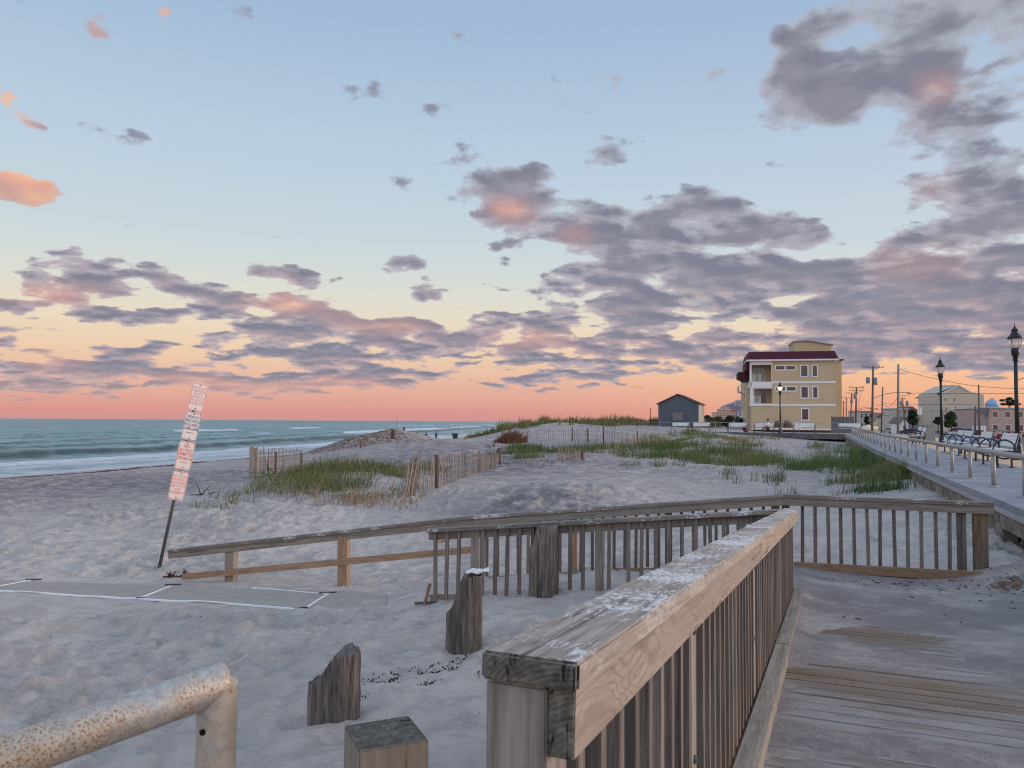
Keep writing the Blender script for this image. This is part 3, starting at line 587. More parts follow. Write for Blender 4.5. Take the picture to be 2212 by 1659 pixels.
c = nt.mix(nt.rng(wn, 0, 1, 0, .3), c, S(92, 86, 84))
sn = nt.noise(nt.map(tc, (1.5, 5, 1)), 1.6, 8, .72); sk = nt.m('MULTIPLY', nt.rng(sn, .40, .54), nt.m('SUBTRACT', 1, nt.m('MULTIPLY', bm2, .75)))
c = nt.mix(nt.m('MULTIPLY', sk, .85), c, S(150, 143, 140)); nt.L.new(c, b.inputs['Base Color'])
bump(nt, b, nt.m('ADD', nt.m('MULTIPLY', g, .5), sk), .7, .006); DECKM = m
DM = Matrix((NR, U, UP)).transposed().to_4x4(); DM.translation = (A.x, A.y, 0)
mb = MB(); l = -1.6
while l < 8.8:
    z0, z1 = deckz(l), deckz(l+.14); jw = random.uniform(0, .015)
    ja, jb = random.uniform(-.003, .003), random.uniform(-.002, .002); wl = -.14 if l < 7.45 else -.6
    mb.hexa([(wl-jw, l+jb, z0-.038+ja), (2.88, l-jb, z0-.038), (2.88, l+.14-jb, z1-.038), (wl-jw, l+.14+jb, z1-.038), (wl-jw, l+jb, z0+ja), (2.88, l-jb, z0), (2.88, l+.14-jb, z1), (wl-jw, l+.14+jb, z1+ja)])
    l += .150+random.uniform(-.001, .003)
o = mb.build('ramp_deck', DECKM, None, bevel=.003); o.matrix_basis = DM; o['kind'] = 'structure'
w_ = np.linspace(-1.7, 3.4, 300); l_ = np.linspace(.2, 9.6, 560); WG, LG = np.meshgrid(w_, l_)
zd = A.z+SL*np.minimum(LG, 7.4)-.875
base = np.interp(LG, [0, 2.2, 3.2, 4.2, 5.0, 6, 9], [-.008, .000, .011, .013, .014, .018, .03])
n_ = fbm(WG*.9, LG*2.2, 5, 200)*.026+fbm(WG*6, LG*6, 3, 210)*.007
def ell(w0, l0, rw, rl): return np.exp(-((WG-w0)/rw)**2-((LG-l0)/rl)**2)
zs = zd+base+n_-.05*ell(.62, 5.55, .42, .36)-.055*ell(.50, 3.95, .55, .42)-.03*ell(1.6, 3.3, 1.0, .22)-.02*ell(1.2, 2.3, 1.6, .4)+.055*np.exp(-np.clip(WG-.03, 0, 9)/.13)*np.clip((LG-3)/1.5, 0, 1)*(.6+vn(LG*1.3, LG*0, 4))
zs += .30*ell(2.55, 8.5, .45, .55)+.16*ell(2.0, 8.7, .5, .35)+.03*ell(2.9, 6, .5, 2.5)
zs += .012*prints(WG*2.3, LG*2.3, 61)*(LG > 4.5)
zs -= np.clip(-WG-.12, 0, 9)*.10+np.where((WG < -.1) & (LG < 7.35), .5, 0)
zs -= .25*np.clip((LG-9.05)/.5, 0, 1)
nr, nc = WG.shape; ii = np.arange(nr*nc).reshape(nr, nc)
Fq = np.stack([ii[:-1, :-1], ii[:-1, 1:], ii[1:, 1:], ii[1:, :-1]], -1).reshape(-1, 4)
X3 = A.x+U.x*LG+NR.x*WG; Y3 = A.y+U.y*LG+NR.y*WG
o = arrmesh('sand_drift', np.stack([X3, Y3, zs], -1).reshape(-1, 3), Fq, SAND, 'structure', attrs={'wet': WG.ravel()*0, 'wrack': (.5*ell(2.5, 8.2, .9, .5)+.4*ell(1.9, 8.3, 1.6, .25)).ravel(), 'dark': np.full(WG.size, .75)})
# ---------------------------------------------------------------- piles
def pile(name, label, px, py, d, width, top_l, top_r, seed, flat=.5, group=None, sink=.3):
    """broken round timber pile; top_l/top_r: heights of the top at its left and right side"""
    c = P(px, py, d); root = thing(name, label, 'timber pile', c, 0, group)
    n, rows = 40, 44; r = width/2; V = []; Fc = []
    for j in range(rows+1):
        for k in range(n):
            a = 2*math.pi*k/n; x, y = math.cos(a), math.sin(a)
            rr = r*(1+.045*math.sin(a*3+seed)+.03*math.sin(a*7+seed*2)-.05*max(0, math.sin(a*11+seed*3))**3+.012*math.sin(a*23))
            u = x*.5+.5; s_ = max(0, min(1, (u-.04)/max(.05, flat))); h = top_l+(top_r-top_l)*(s_*s_*(3-2*s_))
            h += .004*math.sin(a*9+seed)+.005*math.sin(a*17+2*seed)+.004*math.sin(a*31)
            t = j/rows; z = -sink+(h+sink)*t
            rr *= (1+.05*(1-t))*(1+.012*math.sin(z*30+a*2+seed))
            V.append((z, x*rr, y*rr*.9))
    base = rows*n
    for j in range(rows):
        for k in range(n): Fc.append((j*n+k, j*n+(k+1) % n, (j+1)*n+(k+1) % n, (j+1)*n+k))
    # splintered top, closed by rings towards the middle
    prev = base
    for q in (.8, .5, .2):
        st = len(V)
        for k in range(n):
            z, a, b_ = V[base+k]; x = a*q; u = x/r*.5+.5; s_ = max(0, min(1, (u-.04)/max(.05, flat))); h = top_l+(top_r-top_l)*(s_*s_*(3-2*s_))
            V.append((h+.005*math.sin(k*2.1+q*9+seed)*q-.03*q*(1-q)*4, a*q, b_*q))
        for k in range(n): Fc.append((prev+k, prev+(k+1) % n, st+(k+1) % n, st+k))
        prev = st
    Fc.append(tuple(prev+k for k in range(n)))
    mb = MB(); mb.add(V, Fc); o = mb.build('shaft', PILE, root, smooth=True)
    o.matrix_basis = Matrix(((0, 1, 0), (0, 0, 1), (1, 0, 0))).to_4x4()   # local X (grain) upright
    return root, c
pg = 'old timber piles standing in the sand'
r1, c1 = pile('timber_pile', 'tall dark broken pile standing against the grey balusters', 1172, 1283, 8.3, .30, .48, .73, 1.0, .35, pg)
r2, c2 = pile('timber_pile', 'broken grey pile with a piece of white litter on its top', 1002, 1383, 6.2, .28, .22, .52, 2.3, .5, pg)
r3, c3 = pile('timber_pile', 'short slanted pile in open sand, lowest and nearest of the round ones', 723, 1545, 4.9, .315, .21, .40, 4.1, .62, pg)
mb = MB(); 
g = [[Vector((c2.x+.015+i*.045, c2.y-.04+j*.05, c2.z+.535+.010*math.sin(i*2.3+j*1.7)+.004*i)) for i in range(5)] for j in range(4)]
vs = [p for row in g for p in row]+[p-UP*.008 for row in g for p in row]; fs = []
for j in range(3):
    for i in range(4): a = j*5+i; fs += [(a, a+1, a+6, a+5), (a+25-5+0, a+25, a+24-0+0, a+19) if False else (a+20, a+25, a+26, a+21)]
for i in range(4): fs += [(i, i+20, i+21, i+1), (15+i, 16+i, 36+i, 35+i)]
for j in range(3): fs += [(j*5, j*5+5, j*5+25, j*5+20), (j*5+4, j*5+24, j*5+29, j*5+9)]
mb.add(vs, fs); tag(mb.build('litter', plain('white_litter', S(208, 206, 206), .6), None), 'crumpled white litter lying on top of a broken pile', 'litter')
# square post in the foreground with a rusty screw
sq = P(833, 1582, 1.86); rs = thing('square_post', 'sawn square timber post with a rusty screw at the bottom edge of the foreground', 'post', (sq.x, sq.y, -1.9))
ang = Vector((math.cos(R(24)), math.sin(R(24)), 0))
beam('shaft', (sq.x, sq.y, -2.2), sq, .162, .162, wood('split_post_timber', S(84, 78, 72), S(122, 114, 104), S(146, 138, 128), warm=S(136, 122, 108), grain=22, crack=1.3, bmp=.004), rs, up=ang, bev=.003, ends=ENDG)
mb = MB(rs.location); p = sq+ang*.075+Vector((.03, -.03, -.105)); nrr = Vector((1, -.12, .0)).normalized()
mb.tube([p, p+nrr*.075], .005, 8); mb.tube([p+nrr*.070, p+nrr*.078], .011, 8); mb.build('screw', plain('rust', S(96, 58, 42), .8, .2, .3, .3, 60), rs)
# galvanised pipe handrail, foreground left
m, nt, b = newmat('rusty_pipe', .5, .4, .35); tc = nt.n('ShaderNodeTexCoord').outputs['Object']
n1_ = nt.noise(tc, 60, 5, .7); n2_ = nt.noise(tc, 6, 4, .6); n3_ = nt.noise(tc, 300, 3, .6)
c = nt.ramp(n1_, [(.3, S(140, 140, 142)), (.6, S(182, 180, 176)), (.8, S(206, 204, 200))])
c = nt.mix(nt.rng(n2_, .38, .6, 0, .55), c, S(206, 180, 142))
hx = nt.n('ShaderNodeAttribute', attribute_name='rusty').outputs['Fac']
c = nt.mix(nt.m('MULTIPLY', nt.rng(n3_, .53, .59), nt.m('MULTIPLY', hx, nt.rng(n2_, .38, .52))), c, S(150, 100, 62))
nt.L.new(c, b.inputs['Base Color']); bump(nt, b, nt.m('ADD', n1_, n3_), .5, .0015)
e = P(470, 1478, 1.22); fl = P(-130, 1690, .98); bt = e+Vector((0, .01, -1.6))
rp = thing('pipe_handrail', 'blotchy rusted galvanised pipe handrail in the near left corner', 'handrail', (bt.x, bt.y, -2.1))
def pipe(name, pts, r, rust):
    mb = MB(rp.location); mb.tube(pts, r, 28); o = mb.build(name, m, rp, smooth=True); at = o.data.attributes.new('rusty', 'FLOAT', 'POINT'); at.data.foreach_set('value', [rust]*len(o.data.vertices)); return o
dd = (e-fl).normalized()
pipe('top_pipe', [fl, e-dd*.03, e, e+dd*.012], .0302, 1.0)
o = pipe('post', [bt, e-UP*.030, e-UP*.004, e+UP*.004], .0300, .1)
hp = e+Vector((-.010, -.0292, -.062)); mb = MB(rp.location); mb.tube([hp, hp+Vector((0, -.0014, 0))], .0048, 14); mb.build('bolt_hole', plain('hole_black', S(14, 14, 15), .9), rp)
# ---------------------------------------------------------------- leaning beach sign
SB = P(345, 1222, 12.1); STp = P(408, 824, 12.1)+Vector((0, .42, 0)); ps = (STp-SB).normalized()
sg = thing('beach_rules_sign', 'four small white regulation plates stacked on one leaning steel pole', 'sign', SB)
mb = MB(SB); mb.tube([SB-ps*.4, STp-ps*.05], .026, 12)
mb.build('pole', plain('dark_pole', S(92, 94, 98), .5, .4, .6, .2, 12), sg, smooth=True)
WHT = plain('sign_white', S(178, 172, 170), .45, .4, 0, .05, 20); RED = plain('sign_red', S(176, 44, 52), .5, .4); BLU = plain('sign_blue', S(40, 48, 110), .5, .4)
RED2 = plain('faded_sign_red', S(196, 104, 104), .5, .4); BLKS = plain('sign_black', S(30, 30, 32), .5)
ws = Vector((.52, .80, -.20)); ws = (ws-ps*ws.dot(ps)).normalized(); ns_ = ws.cross(ps); ns_ = ns_ if ns_.y < 0 else -ns_
if ws.cross(ps).dot(ns_) < 0: pass
FM = Matrix((ws, ps, ns_)).transposed()
def textmesh(name, body, size, sx, mat, parent, M):
    cu = bpy.data.curves.new(name, 'FONT'); cu.body = body; cu.size = size; cu.align_x = 'CENTER'; cu.align_y = 'CENTER'; cu.extrude = .0004; cu.offset = size*.010; cu.resolution_u = 2
    to = bpy.data.objects.new(name, cu); COL.objects.link(to); dg = bpy.context.evaluated_depsgraph_get(); dg.update()
    me = bpy.data.meshes.new_from_object(to.evaluated_get(dg)); bpy.data.objects.remove(to)
    mw = max(v.co.x for v in me.vertices)-min(v.co.x for v in me.vertices); k = sx/mw if mw > sx else 1
    for v in me.vertices: v.co.x *= k
    me.materials.clear(); me.materials.append(mat); me.name = name
    o = bpy.data.objects.new(name, me); link(o, parent); o.matrix_basis = M; return o
PLW, PLH = .285, .455
panels = [(['THIS IS NOT', 'A PROTECTED', 'BEACH', 'BATHE AT', 'PROTECTED', 'BEACHES ONLY'], RED2, RED, .052),
          (['BEACH', 'BADGES', 'REQUIRED', '10AM-5:30PM', 'ORDINANCE'], BLU, BLU, .066),
          (['NO', 'ALCOHOL', 'PERMITTED', 'ON BEACH', 'ORDINANCE'], RED, RED, .072),
          (['NO DOGS', 'ON BEACH', 'BETWEEN', 'MAY 30TH', 'AND', 'SEPTEMBER 30'], RED2, RED, .052)]
for i, (lines, tm, bm_, fs_) in enumerate(panels):
    ctr = STp-ps*(PLH*.5+.01+i*(PLH+.025))+ns_*.030
    mb = MB(); rr = .035
    poly = [(sxx*(PLW/2-rr)+rr*math.cos(a), syy*(PLH/2-rr)+rr*math.sin(a)) for sxx, syy, a0 in ((1, 1, 0), (-1, 1, 90), (-1, -1, 180), (1, -1, 270)) for a in [R(a0+q*22.5) for q in range(5)]]
    n = len(poly); mb.add([(x, y, z) for z in (-.0012, .0012) for x, y in poly], [tuple(range(n))[::-1], tuple(range(n, 2*n))]+[(k, (k+1) % n, n+(k+1) % n, n+k) for k in range(n)])
    pn = mb.build('sign_plate', WHT, sg); M4 = FM.to_4x4(); M4.translation = ctr-SB; pn.matrix_basis = M4
    mb = MB(); q1 = [(x*.955, y*.97) for x, y in poly]; q2 = [(x*.90, y*.935) for x, y in poly]
    mb.add([(x, y, .0020) for x, y in q1]+[(x, y, .0020) for x, y in q2], [(k, (k+1) % n, n+(k+1) % n, n+k) for k in range(n)])
    mb.build('border', bm_, pn)
    for s_ in (1, -1):
        mb = MB(); mb.tube([(0, s_*.195, .0012), (0, s_*.195, .010)], .009, 8); mb.build('bolt', BLKS, pn)
    nl_ = len(lines)
    for q, tx in enumerate(lines):
        small = tx == 'ORDINANCE'; sp = .30/(nl_-.2 if nl_ > 5 else nl_); y = .145-q*sp*(1.0 if nl_ > 5 else 1.06)
        textmesh('lettering', tx, .024 if small else fs_, .17 if small else .245, tm, pn, Matrix.Translation((0, y, .0024)))
# ---------------------------------------------------------------- beach access mat and rods
MATW = plain('mat_edge_white', S(226, 224, 224), .7); MATG = plain('mat_sandy', S(172, 164, 162), .95, .1, 0, .1, 2)
def onsand(px, py, z=-2.33, dz=.02):
    p = PZ(px, py, z); zz = Tz(p.x, p.y); p = PZ(px, py, zz+dz); return Vector((p.x, p.y, Tz(p.x, p.y)+dz))
def strip(name, pts, w, mat, parent, dz=.012):
    mb = MB(parent.location); pts = [p.lerp(q, k/8) for p, q in zip(pts[:-1], pts[1:]) for k in range(8)]+[pts[-1]]
    for a, b in zip(pts[:-1], pts[1:]):
        d = (b-a).to_2d().normalized(); n = Vector((-d.y, d.x, 0))*w/2
        a = Vector((a.x, a.y, Tz(a.x, a.y)+dz)); b = Vector((b.x, b.y, Tz(b.x, b.y)+dz))
        mb.hexa([a-n-UP*.02, b-n-UP*.02, b+n-UP*.02, a+n-UP*.02, a-n, b-n, b+n, a+n])
    return mb.build(name, mat, parent)
mt = thing('beach_access_mat', 'flat sand coloured roll-out walkway mat with white edging on the beach', 'beach mat', onsand(350, 1290))
fe = [onsand(x, 1273+(x+30)*.0595) for x in range(-30, 835, 12)]; be = [onsand(x, 1250+(x+30)*.036+.5) for x in range(-30, 835, 12)]; ly = [[a.lerp(b_, t) for t in (0, .25, .5, .75, 1)] for a, b_ in zip(fe, be)]
mb = MB(mt.location); vs = []
for r_ in ly:
    for p in r_: vs.append(Vector((p.x, p.y, Tz(p.x, p.y)+.014)))
nL = len(ly); mb.add(vs+[v-UP*.006 for v in vs], [(i*5+k, i*5+k+1, (i+1)*5+k+1, (i+1)*5+k) for i in range(nL-1) for k in range(4)]+[(i*5, (i+1)*5, (i+1)*5+nL*5, i*5+nL*5) for i in range(nL-1)]); mb.build('mat_surface', plain('mat_fabric', S(160, 149, 140), .98, .04, 0, .10, 5), mt, smooth=True)
strip('white_edging', [onsand(-30, 1273), onsand(300, 1292), onsand(655, 1316), onsand(835, 1325)], .028, MATW, mt, .022)
strip('white_edging', [onsand(545, 1269), onsand(712, 1284)], .016, MATW, mt, .022)
strip('seam_strip', [onsand(300, 1292), onsand(368, 1267)], .03, MATW, mt, .022)
strip('seam_strip', [onsand(660, 1312), onsand(708, 1286)], .03, MATW, mt, .022)
strip('seam_strip', [onsand(0, 1264), onsand(66, 1253)], .028, MATW, mt, .022)
for px, py in ((373, 1265), (708, 1283), (72, 1252), (303, 1292), (655, 1313)):
    p = onsand(px, py); mb = MB(mt.location); mb.tube([p+Vector((-.11 if py < 1290 else -.05, 0, .0)), p+Vector((.11 if py < 1290 else .05, .02, .005))], .009, 8); mb.build('anchor_rod', plain('dark_rod', S(70, 60, 56), .8), mt)
# ---------------------------------------------------------------- boardwalk
BD = Vector((.39, 1, 0)).normalized(); BN = Vector((BD.y, -BD.x, 0))     # BN points inland
def bz(y): return -1.15 if y < 35 else -1.15+.27*min(1, (y-35)/31)
def BW(y, w, dz=0):
    """y = forward distance of the edge point, w = metres inland from the edge"""
    p = Vector((2.86+.39*y, y, 0))+BN*w; p.z = bz(y)+dz; return p
CONC = plain('weathered_concrete', S(150, 148, 148), .9, .15, 0, .14, 1.6, .01)
WALLM, nt, b = newmat('stained_bulkhead', .95, .1); tc = nt.n('ShaderNodeNewGeometry').outputs['Position']
n = nt.noise(nt.map(tc, (1, 1, 2)), 2.2, 7, .7); n2 = nt.noise(tc, 11, 5, .7)
c = nt.ramp(n, [(.34, S(60, 58, 58)), (.46, S(112, 106, 98)), (.64, S(142, 134, 122))]); c = nt.mix(nt.rng(n2, .55, .68, 0, .7), c, S(84, 78, 74))
nt.L.new(c, b.inputs['Base Color']); bump(nt, b, n2, .6, .02)
GBD, nt, b = newmat('grey_boardwalk', .9, .15); tc = nt.n('ShaderNodeNewGeometry').outputs['Position']
rt_ = nt.n('ShaderNodeVectorRotate', rotation_type='Z_AXIS', ins={'Vector': tc, 'Angle': math.atan(.39)}).outputs[0]
n = nt.noise(rt_, 1.2, 6, .65); sx = nt.n('ShaderNodeSeparateXYZ', ins={0: rt_}).outputs
gr = nt.rng(nt.m('ABSOLUTE', nt.m('SUBTRACT', nt.m('FRACT', nt.m('DIVIDE', sx[0], .42)), .5)), .475, .49, 0, .55)
c = nt.mix(nt.rng(n, .35, .65), S(118, 120, 128), S(144, 144, 150)); c = nt.mix(gr, c, S(98, 96, 100))
n3 = nt.noise(nt.map(rt_, (3, .6, 1)), 1.5, 6, .75); c = nt.mix(nt.rng(n3, .66, .72, 0, .8), c, S(90, 86, 88)); nt.L.new(c, b.inputs['Base Color'])
TBD = plain('tan_boardwalk', S(192, 166, 134), .9, .15, 0, .08, 2.5)
YS = [-12, -6, 0, 4, 8, 12, 16, 20, 26, 32, 35, 40, 46, 52, 58, 64, 67]
def sweep(name, w0, w1, dz0, dz1, mat, kind='structure', ys=YS):
    mb = MB()
    for a, b in zip(ys[:-1], ys[1:]):
        mb.hexa([BW(a, w0, dz0), BW(a, w1, dz0), BW(b, w1, dz0), BW(b, w0, dz0), BW(a, w0, dz1), BW(a, w1, dz1), BW(b, w1, dz1), BW(b, w0, dz1)])
    o = mb.build(name, mat); o['kind'] = kind; return o
sweep('boardwalk_grey_strip', 0, 2.6, -.10, 0, GBD); sweep('boardwalk_tan_strip', 2.6, 5.9, -.10, -.004, TBD); sweep('boardwalk_paved_strip', 5.9, 9.2, -.10, -.008, plain('dark_paving', S(104, 104, 110), .9, .15, 0, .1, 1.2))
sweep('boardwalk_edge_beam', -.05, .20, -.17, -.102, CONC); sweep('boardwalk_fascia', -.01, .18, -.40, -.172, WALLM, ys=[-12, -6, 0, 4, 8, 11.8])
sweep('boardwalk_bulkhead', .02, .22, -1.0, -.172, WALLM, ys=[11.8]+YS[6:])
sweep('boardwalk_edge_beam', 8.9, 9.2, -1.3, -.102, CONC)
sweep('underside_void_panel', .62, .8, -1.4, -.102, plain('dark_under_panel', S(70, 64, 62), .95, .1, 0, .3, 3, .02), ys=[-12, -6, 0, 4, 8, 12])  # added dark panel, stands for the shaded void and bank under the deck
sp = thing('support_piles', 'row of dark timber piles under the near end of the boardwalk', 'support piles', BW(9, .4, -1.2))
for y in (5.2, 7.2, 9.0, 10.6, 11.7):
    mb = MB(sp.location); mb.tube([BW(y, .35, -1.6), BW(y, .35, -.36)], .11, 12); mb.build('pile', PILE, sp, smooth=True)
# far part of the boardwalk turning towards the ocean
C0 = Vector((29.0, 67.0, 0)); FD = Vector((-.6, .8, 0)); FN = Vector((.8, .6, 0)); FZ = -.87
def FW(k, w, dz=0): p = C0+FD*k+FN*w; p.z = FZ+dz-.0012*k; return p
def fbox(k0, k1, w0, w1, z0, z1, mb): mb.hexa([FW(k0, w0, z0), FW(k0, w1, z0), FW(k1, w1, z0), FW(k1, w0, z0), FW(k0, w0, z1), FW(k0, w1, z1), FW(k1, w1, z1), FW(k1, w0, z1)])
mb = MB(); fbox(-9, 30, 0, 6, -.12, 0, mb); mb.build('boardwalk_far_deck', plain('far_deck', S(140, 138, 142), .9))['kind'] = 'structure'
mb = MB(); fbox(-1, 30, -.06, .12, -.48, -.01, mb); mb.build('boardwalk_far_beam', plain('dark_beam', S(96, 90, 92), .9, .15, 0, .35, 1.2))['kind'] = 'structure'
sp = thing('support_piles', 'row of dark piles under the far boardwalk in front of the yellow building', 'support piles', FW(10, 1.0, -1))
for k in range(0, 28, 3):
    mb = MB(sp.location); mb.tube([FW(k, .5, -1.6), FW(k, .5, -.13)], .13, 8); mb.build('pile', PILE, sp)
for k in (0,): 
    mb = MB(); fbox(-1, 30, 2.4, 2.6, -1.5, -.13, mb); mb.build('far_underside_bulkhead', MATS['dark_under_panel'])['kind'] = 'structure'
# pipe railings
RAILM = plain('painted_pipe', S(150, 144, 140), .55, .35, .2, .14, 7)
def pipe_rail(name, label, path, posts, r, h, parts='post', mid=False, r2=None):
    root = thing(name, label, 'railing', path[0]); top = [p+UP*h for p in path]
    mb = MB(root.location); mb.tube(top, r, 10); mb.build('top_rail', RAILM, root, smooth=True)
    if mid: mb = MB(root.location); mb.tube([p+UP*h*.5 for p in path], r*.8, 6); mb.build('middle_rail', RAILM, root)
    mb = MB(); mb.tube([Vector((0, 0, 0)), Vector((0, 0, h-r*.5))], r2 or r*.85, 10); mb.lathe([(r*1.9, 0), (r*1.9, .015), (r*1.2, .03)], n=10)
    proto = None
    for p in posts:
        if proto is None: proto = mb.build('post', RAILM, root, smooth=True); o = proto
        else: o = proto.copy(); link(o, root)
        o.location = p-root.location; o.rotation_euler = (0, 0, random.random()*6)
    return root
py_ = [y for y in np.arange(3.95, 66.5, 2.115)]
pr = [BW(y, .47) for y in np.arange(2, 62.1, 2)]+[BW(64, .40), Vector((28.6, 67.2, -.88)), FW(.8, .25)]
pipe_rail('boardwalk_railing', 'long pale pipe railing curving along the seaward edge of the boardwalk', pr, [BW(y, .47) for y in py_], .050, .64, r2=.038)
pipe_rail('boardwalk_railing', 'thin pipe railing along the far boardwalk below the yellow building', [FW(k, .25) for k in (.8, 10, 20, 29)], [FW(k, .25) for k in np.arange(.8, 29.5, 1.9)], .026, .95, mid=True)
pipe_rail('boardwalk_railing', 'pale pipe railing between the benches and the parked cars', [BW(y, 9.0) for y in (18, 26, 34, 42, 50, 58)], [BW(y, 9.0) for y in np.arange(18, 58.1, 2.1)], .045, .62)
# street lamps
def make_lamp(lit):
    root = thing('street_lamp', 'lamp', 'street lamp')
    mb = MB(); mb.lathe([(.20, 0), (.20, .10), (.15, .16), (.13, .45), (.10, .52), (.10, .60)], n=16); mb.build('base', BLACK, root, smooth=True)
    mb = MB(); mb.lathe([(.072, .55), (.064, 2.0), (.058, 3.38)], n=14); mb.lathe([(.085, 3.30), (.09, 3.33), (.085, 3.36)], n=14); mb.build('pole', BLACK, root, smooth=True)
    mb = MB(); mb.lathe([(.06, 3.36), (.075, 3.42), (.12, 3.52), (.128, 3.66), (.115, 3.72)], n=18); mb.build('fitter', BLACK, root, smooth=True)
    gm = LAMPON if lit else LAMPOFF
    mb = MB(); mb.lathe([(.105, 3.72), (.15, 3.80), (.185, 3.90), (.20, 4.0), (.205, 4.07)], n=24); mb.build('globe', gm, root, smooth=True)
    mb = MB(); mb.lathe([(.225, 4.03), (.23, 4.08), (.20, 4.10), (.13, 4.19), (.095, 4.27), (.095, 4.30), (.11, 4.31), (.10, 4.34), (.055, 4.38), (.04, 4.42), (.015, 4.44), (.022, 4.47), (.012, 4.50), (.004, 4.58)], n=20); mb.build('cap', BLACK, root, smooth=True)
    fr = MB()
    for k in range(4):
        a = math.pi/2*k+.5; q = Vector((math.cos(a), math.sin(a), 0)); fr.tube([q*.115+UP*3.70, q*.165+UP*3.79, q*.205+UP*3.90, q*.222+UP*4.04], .008, 6)
    fr.build('globe_frame', BLACK, root)
    return root
m_, nt, b = newmat('lamp_glass', .08, .5); b.inputs['Base Color'].default_value = S(225, 215, 205); b.inputs['Transmission Weight'].default_value = .0; b.inputs['Alpha'].default_value = .42; LAMPOFF = m_
m_, nt, b = newmat('lamp_glass_lit', .3, .3); b.inputs['Base Color'].default_value = S(255, 250, 225); b.inputs['Emission Color'].default_value = S(255, 250, 214); b.inputs['Emission Strength'].default_value = 1.6; LAMPON = m_
lg = 'black street lamps along the boardwalk'
l1 = make_lamp(False); g_ = P(2199, 983, 25.6); l1.location = (g_.x, g_.y, bz(25)); l1['label'] = 'tall black street lamp cut by the right edge of the photo, unlit'; l1['group'] = lg
a_m = MB(); a_m.tube([(0, 0, 2.62), (.25, .05, 2.72), (.5, .1, 2.70)], .012, 6); a_m.build('banner_arm', BLACK, l1)
l2 = make_lamp(False); g_ = P(2035, 967, 39); l2.location = (g_.x, g_.y, bz(39)); l2['label'] = 'unlit black street lamp with banner arms in front of the gabled apartment block'; l2['group'] = lg
for z in (3.08, 1.75):
    mb = MB(); mb.tube([(0, 0, z), (.62, -.02, z)], .018, 6); mb.build('banner_arm', BLACK, l2)
l3 = make_lamp(True); g_ = FW(7.0, .9); l3.location = g_; l3.scale = (1.08,)*3; l3['label'] = 'lit street lamp glowing in front of the yellow building'; l3['group'] = lg
pl_ = bpy.data.lights.new('lamp_bulb', 'POINT'); pl_.energy = 30; pl_.color = (1, .9, .7); pl_.shadow_soft_size = .12; lo = bpy.data.objects.new('lamp_bulb', pl_); link(lo, l3); lo.location = (0, 0, 3.55+.35)
# benches
BENW = plain('bench_slats_white', S(206, 206, 204), .6, .3, 0, .05, 9); BENB = plain('bench_blue', S(18, 28, 56), .45, .4, 0, .15, 6); BENL = plain('bench_light_blue', S(30, 80, 124), .45, .4, 0, .12, 6)
def make_bench(bm_, loc, rz, label):
    """length on X, sitter faces +Y; cast ring arms at both ends"""
    root = thing('bench', label, 'bench', loc, rz, 'white slatted benches with ring arms'); L = .86; root.scale = (1.1, 1.1, 1.12)
    for q, (y, z) in enumerate(((.02, .43), (.145, .425), (.27, .43), (.395, .435))): pass
    mb = MB()
    for y in (.0, .11, .22, .33): mb.box(-L, L, y, y+.095, .41, .435)
    mb.build('seat', BENW, root)
    mb = MB(); M = Matrix.Translation((0, -.05, .50)) @ Matrix.Rotation(R(14), 4, 'X')
    for z in (0, .085, .17, .255): mb.box(-L, L, -.012, .012, z, z+.078, M)
    mb.build('backrest', BENW, root)
    for s_ in (-1, 1):
        mb = MB(); x = s_*(L-.02)
        ring = [(x, .19+.235*math.cos(a), .44+.225*math.sin(a)) for a in [math.pi*2*k/20 for k in range(21)]]
        mb.tube(ring, .020, 6, caps=False); mb.build('arm_ring', bm_, root, smooth=True)
        mb = MB(); mb.tube([(x, -.14, .86), (x, -.03, .46), (x, .03, .30)], .024, 6); mb.tube([(x, -.03, .40), (x, .42, .40)], .02, 6)
        mb.tube([(x, .34, 0), (x, .34, .26)], .026, 6); mb.tube([(x, .04, 0), (x, .04, .40)], .026, 6); mb.box(x-.05, x+.05, -.02, .10, 0, .015); mb.box(x-.05, x+.05, .28, .40, 0, .015)
        mb.build('end_frame', bm_, root)
    return root
bang = math.atan2(BD.y, BD.x)
for px, d, mt_, lab in ((2172, 21.6, BENB, 'navy framed white bench nearest the right-hand lamp'), (2124, 25.2, BENB, 'navy framed white bench, second from the right-hand lamp'),
                   (2086, 29.4, BENL, 'bright blue framed white bench nearest the middle street lamp'), (2071, 31.8, BENB, 'dark framed white bench right behind the bright blue one'),
                   (1993, 42, BENB, 'small distant bench left of the middle lamp beside the grey cabinet'), (1984, 46, BENB, 'distant white bench farthest along the near boardwalk')):
    g_ = P(px, 990, d); make_bench(mt_, (g_.x, g_.y, bz(d)), bang, lab)
for i, (k, lab) in enumerate(((.2, 'white bench at the corner where the boardwalk turns, by the grey fence'), (4.6, 'white bench right of the lit street lamp'), (8.9, 'white bench with a person in a white shirt on it'),
                         (12.0, 'white bench between the shed and the yellow building'), (16.6, 'white bench in front of the right end of the shed'), (19.4, 'leftmost white bench in front of the shed'))):
    p = FW(k, 1.1); make_bench(BENB, p, math.atan2(-.8, .6)+math.pi+.42, lab)
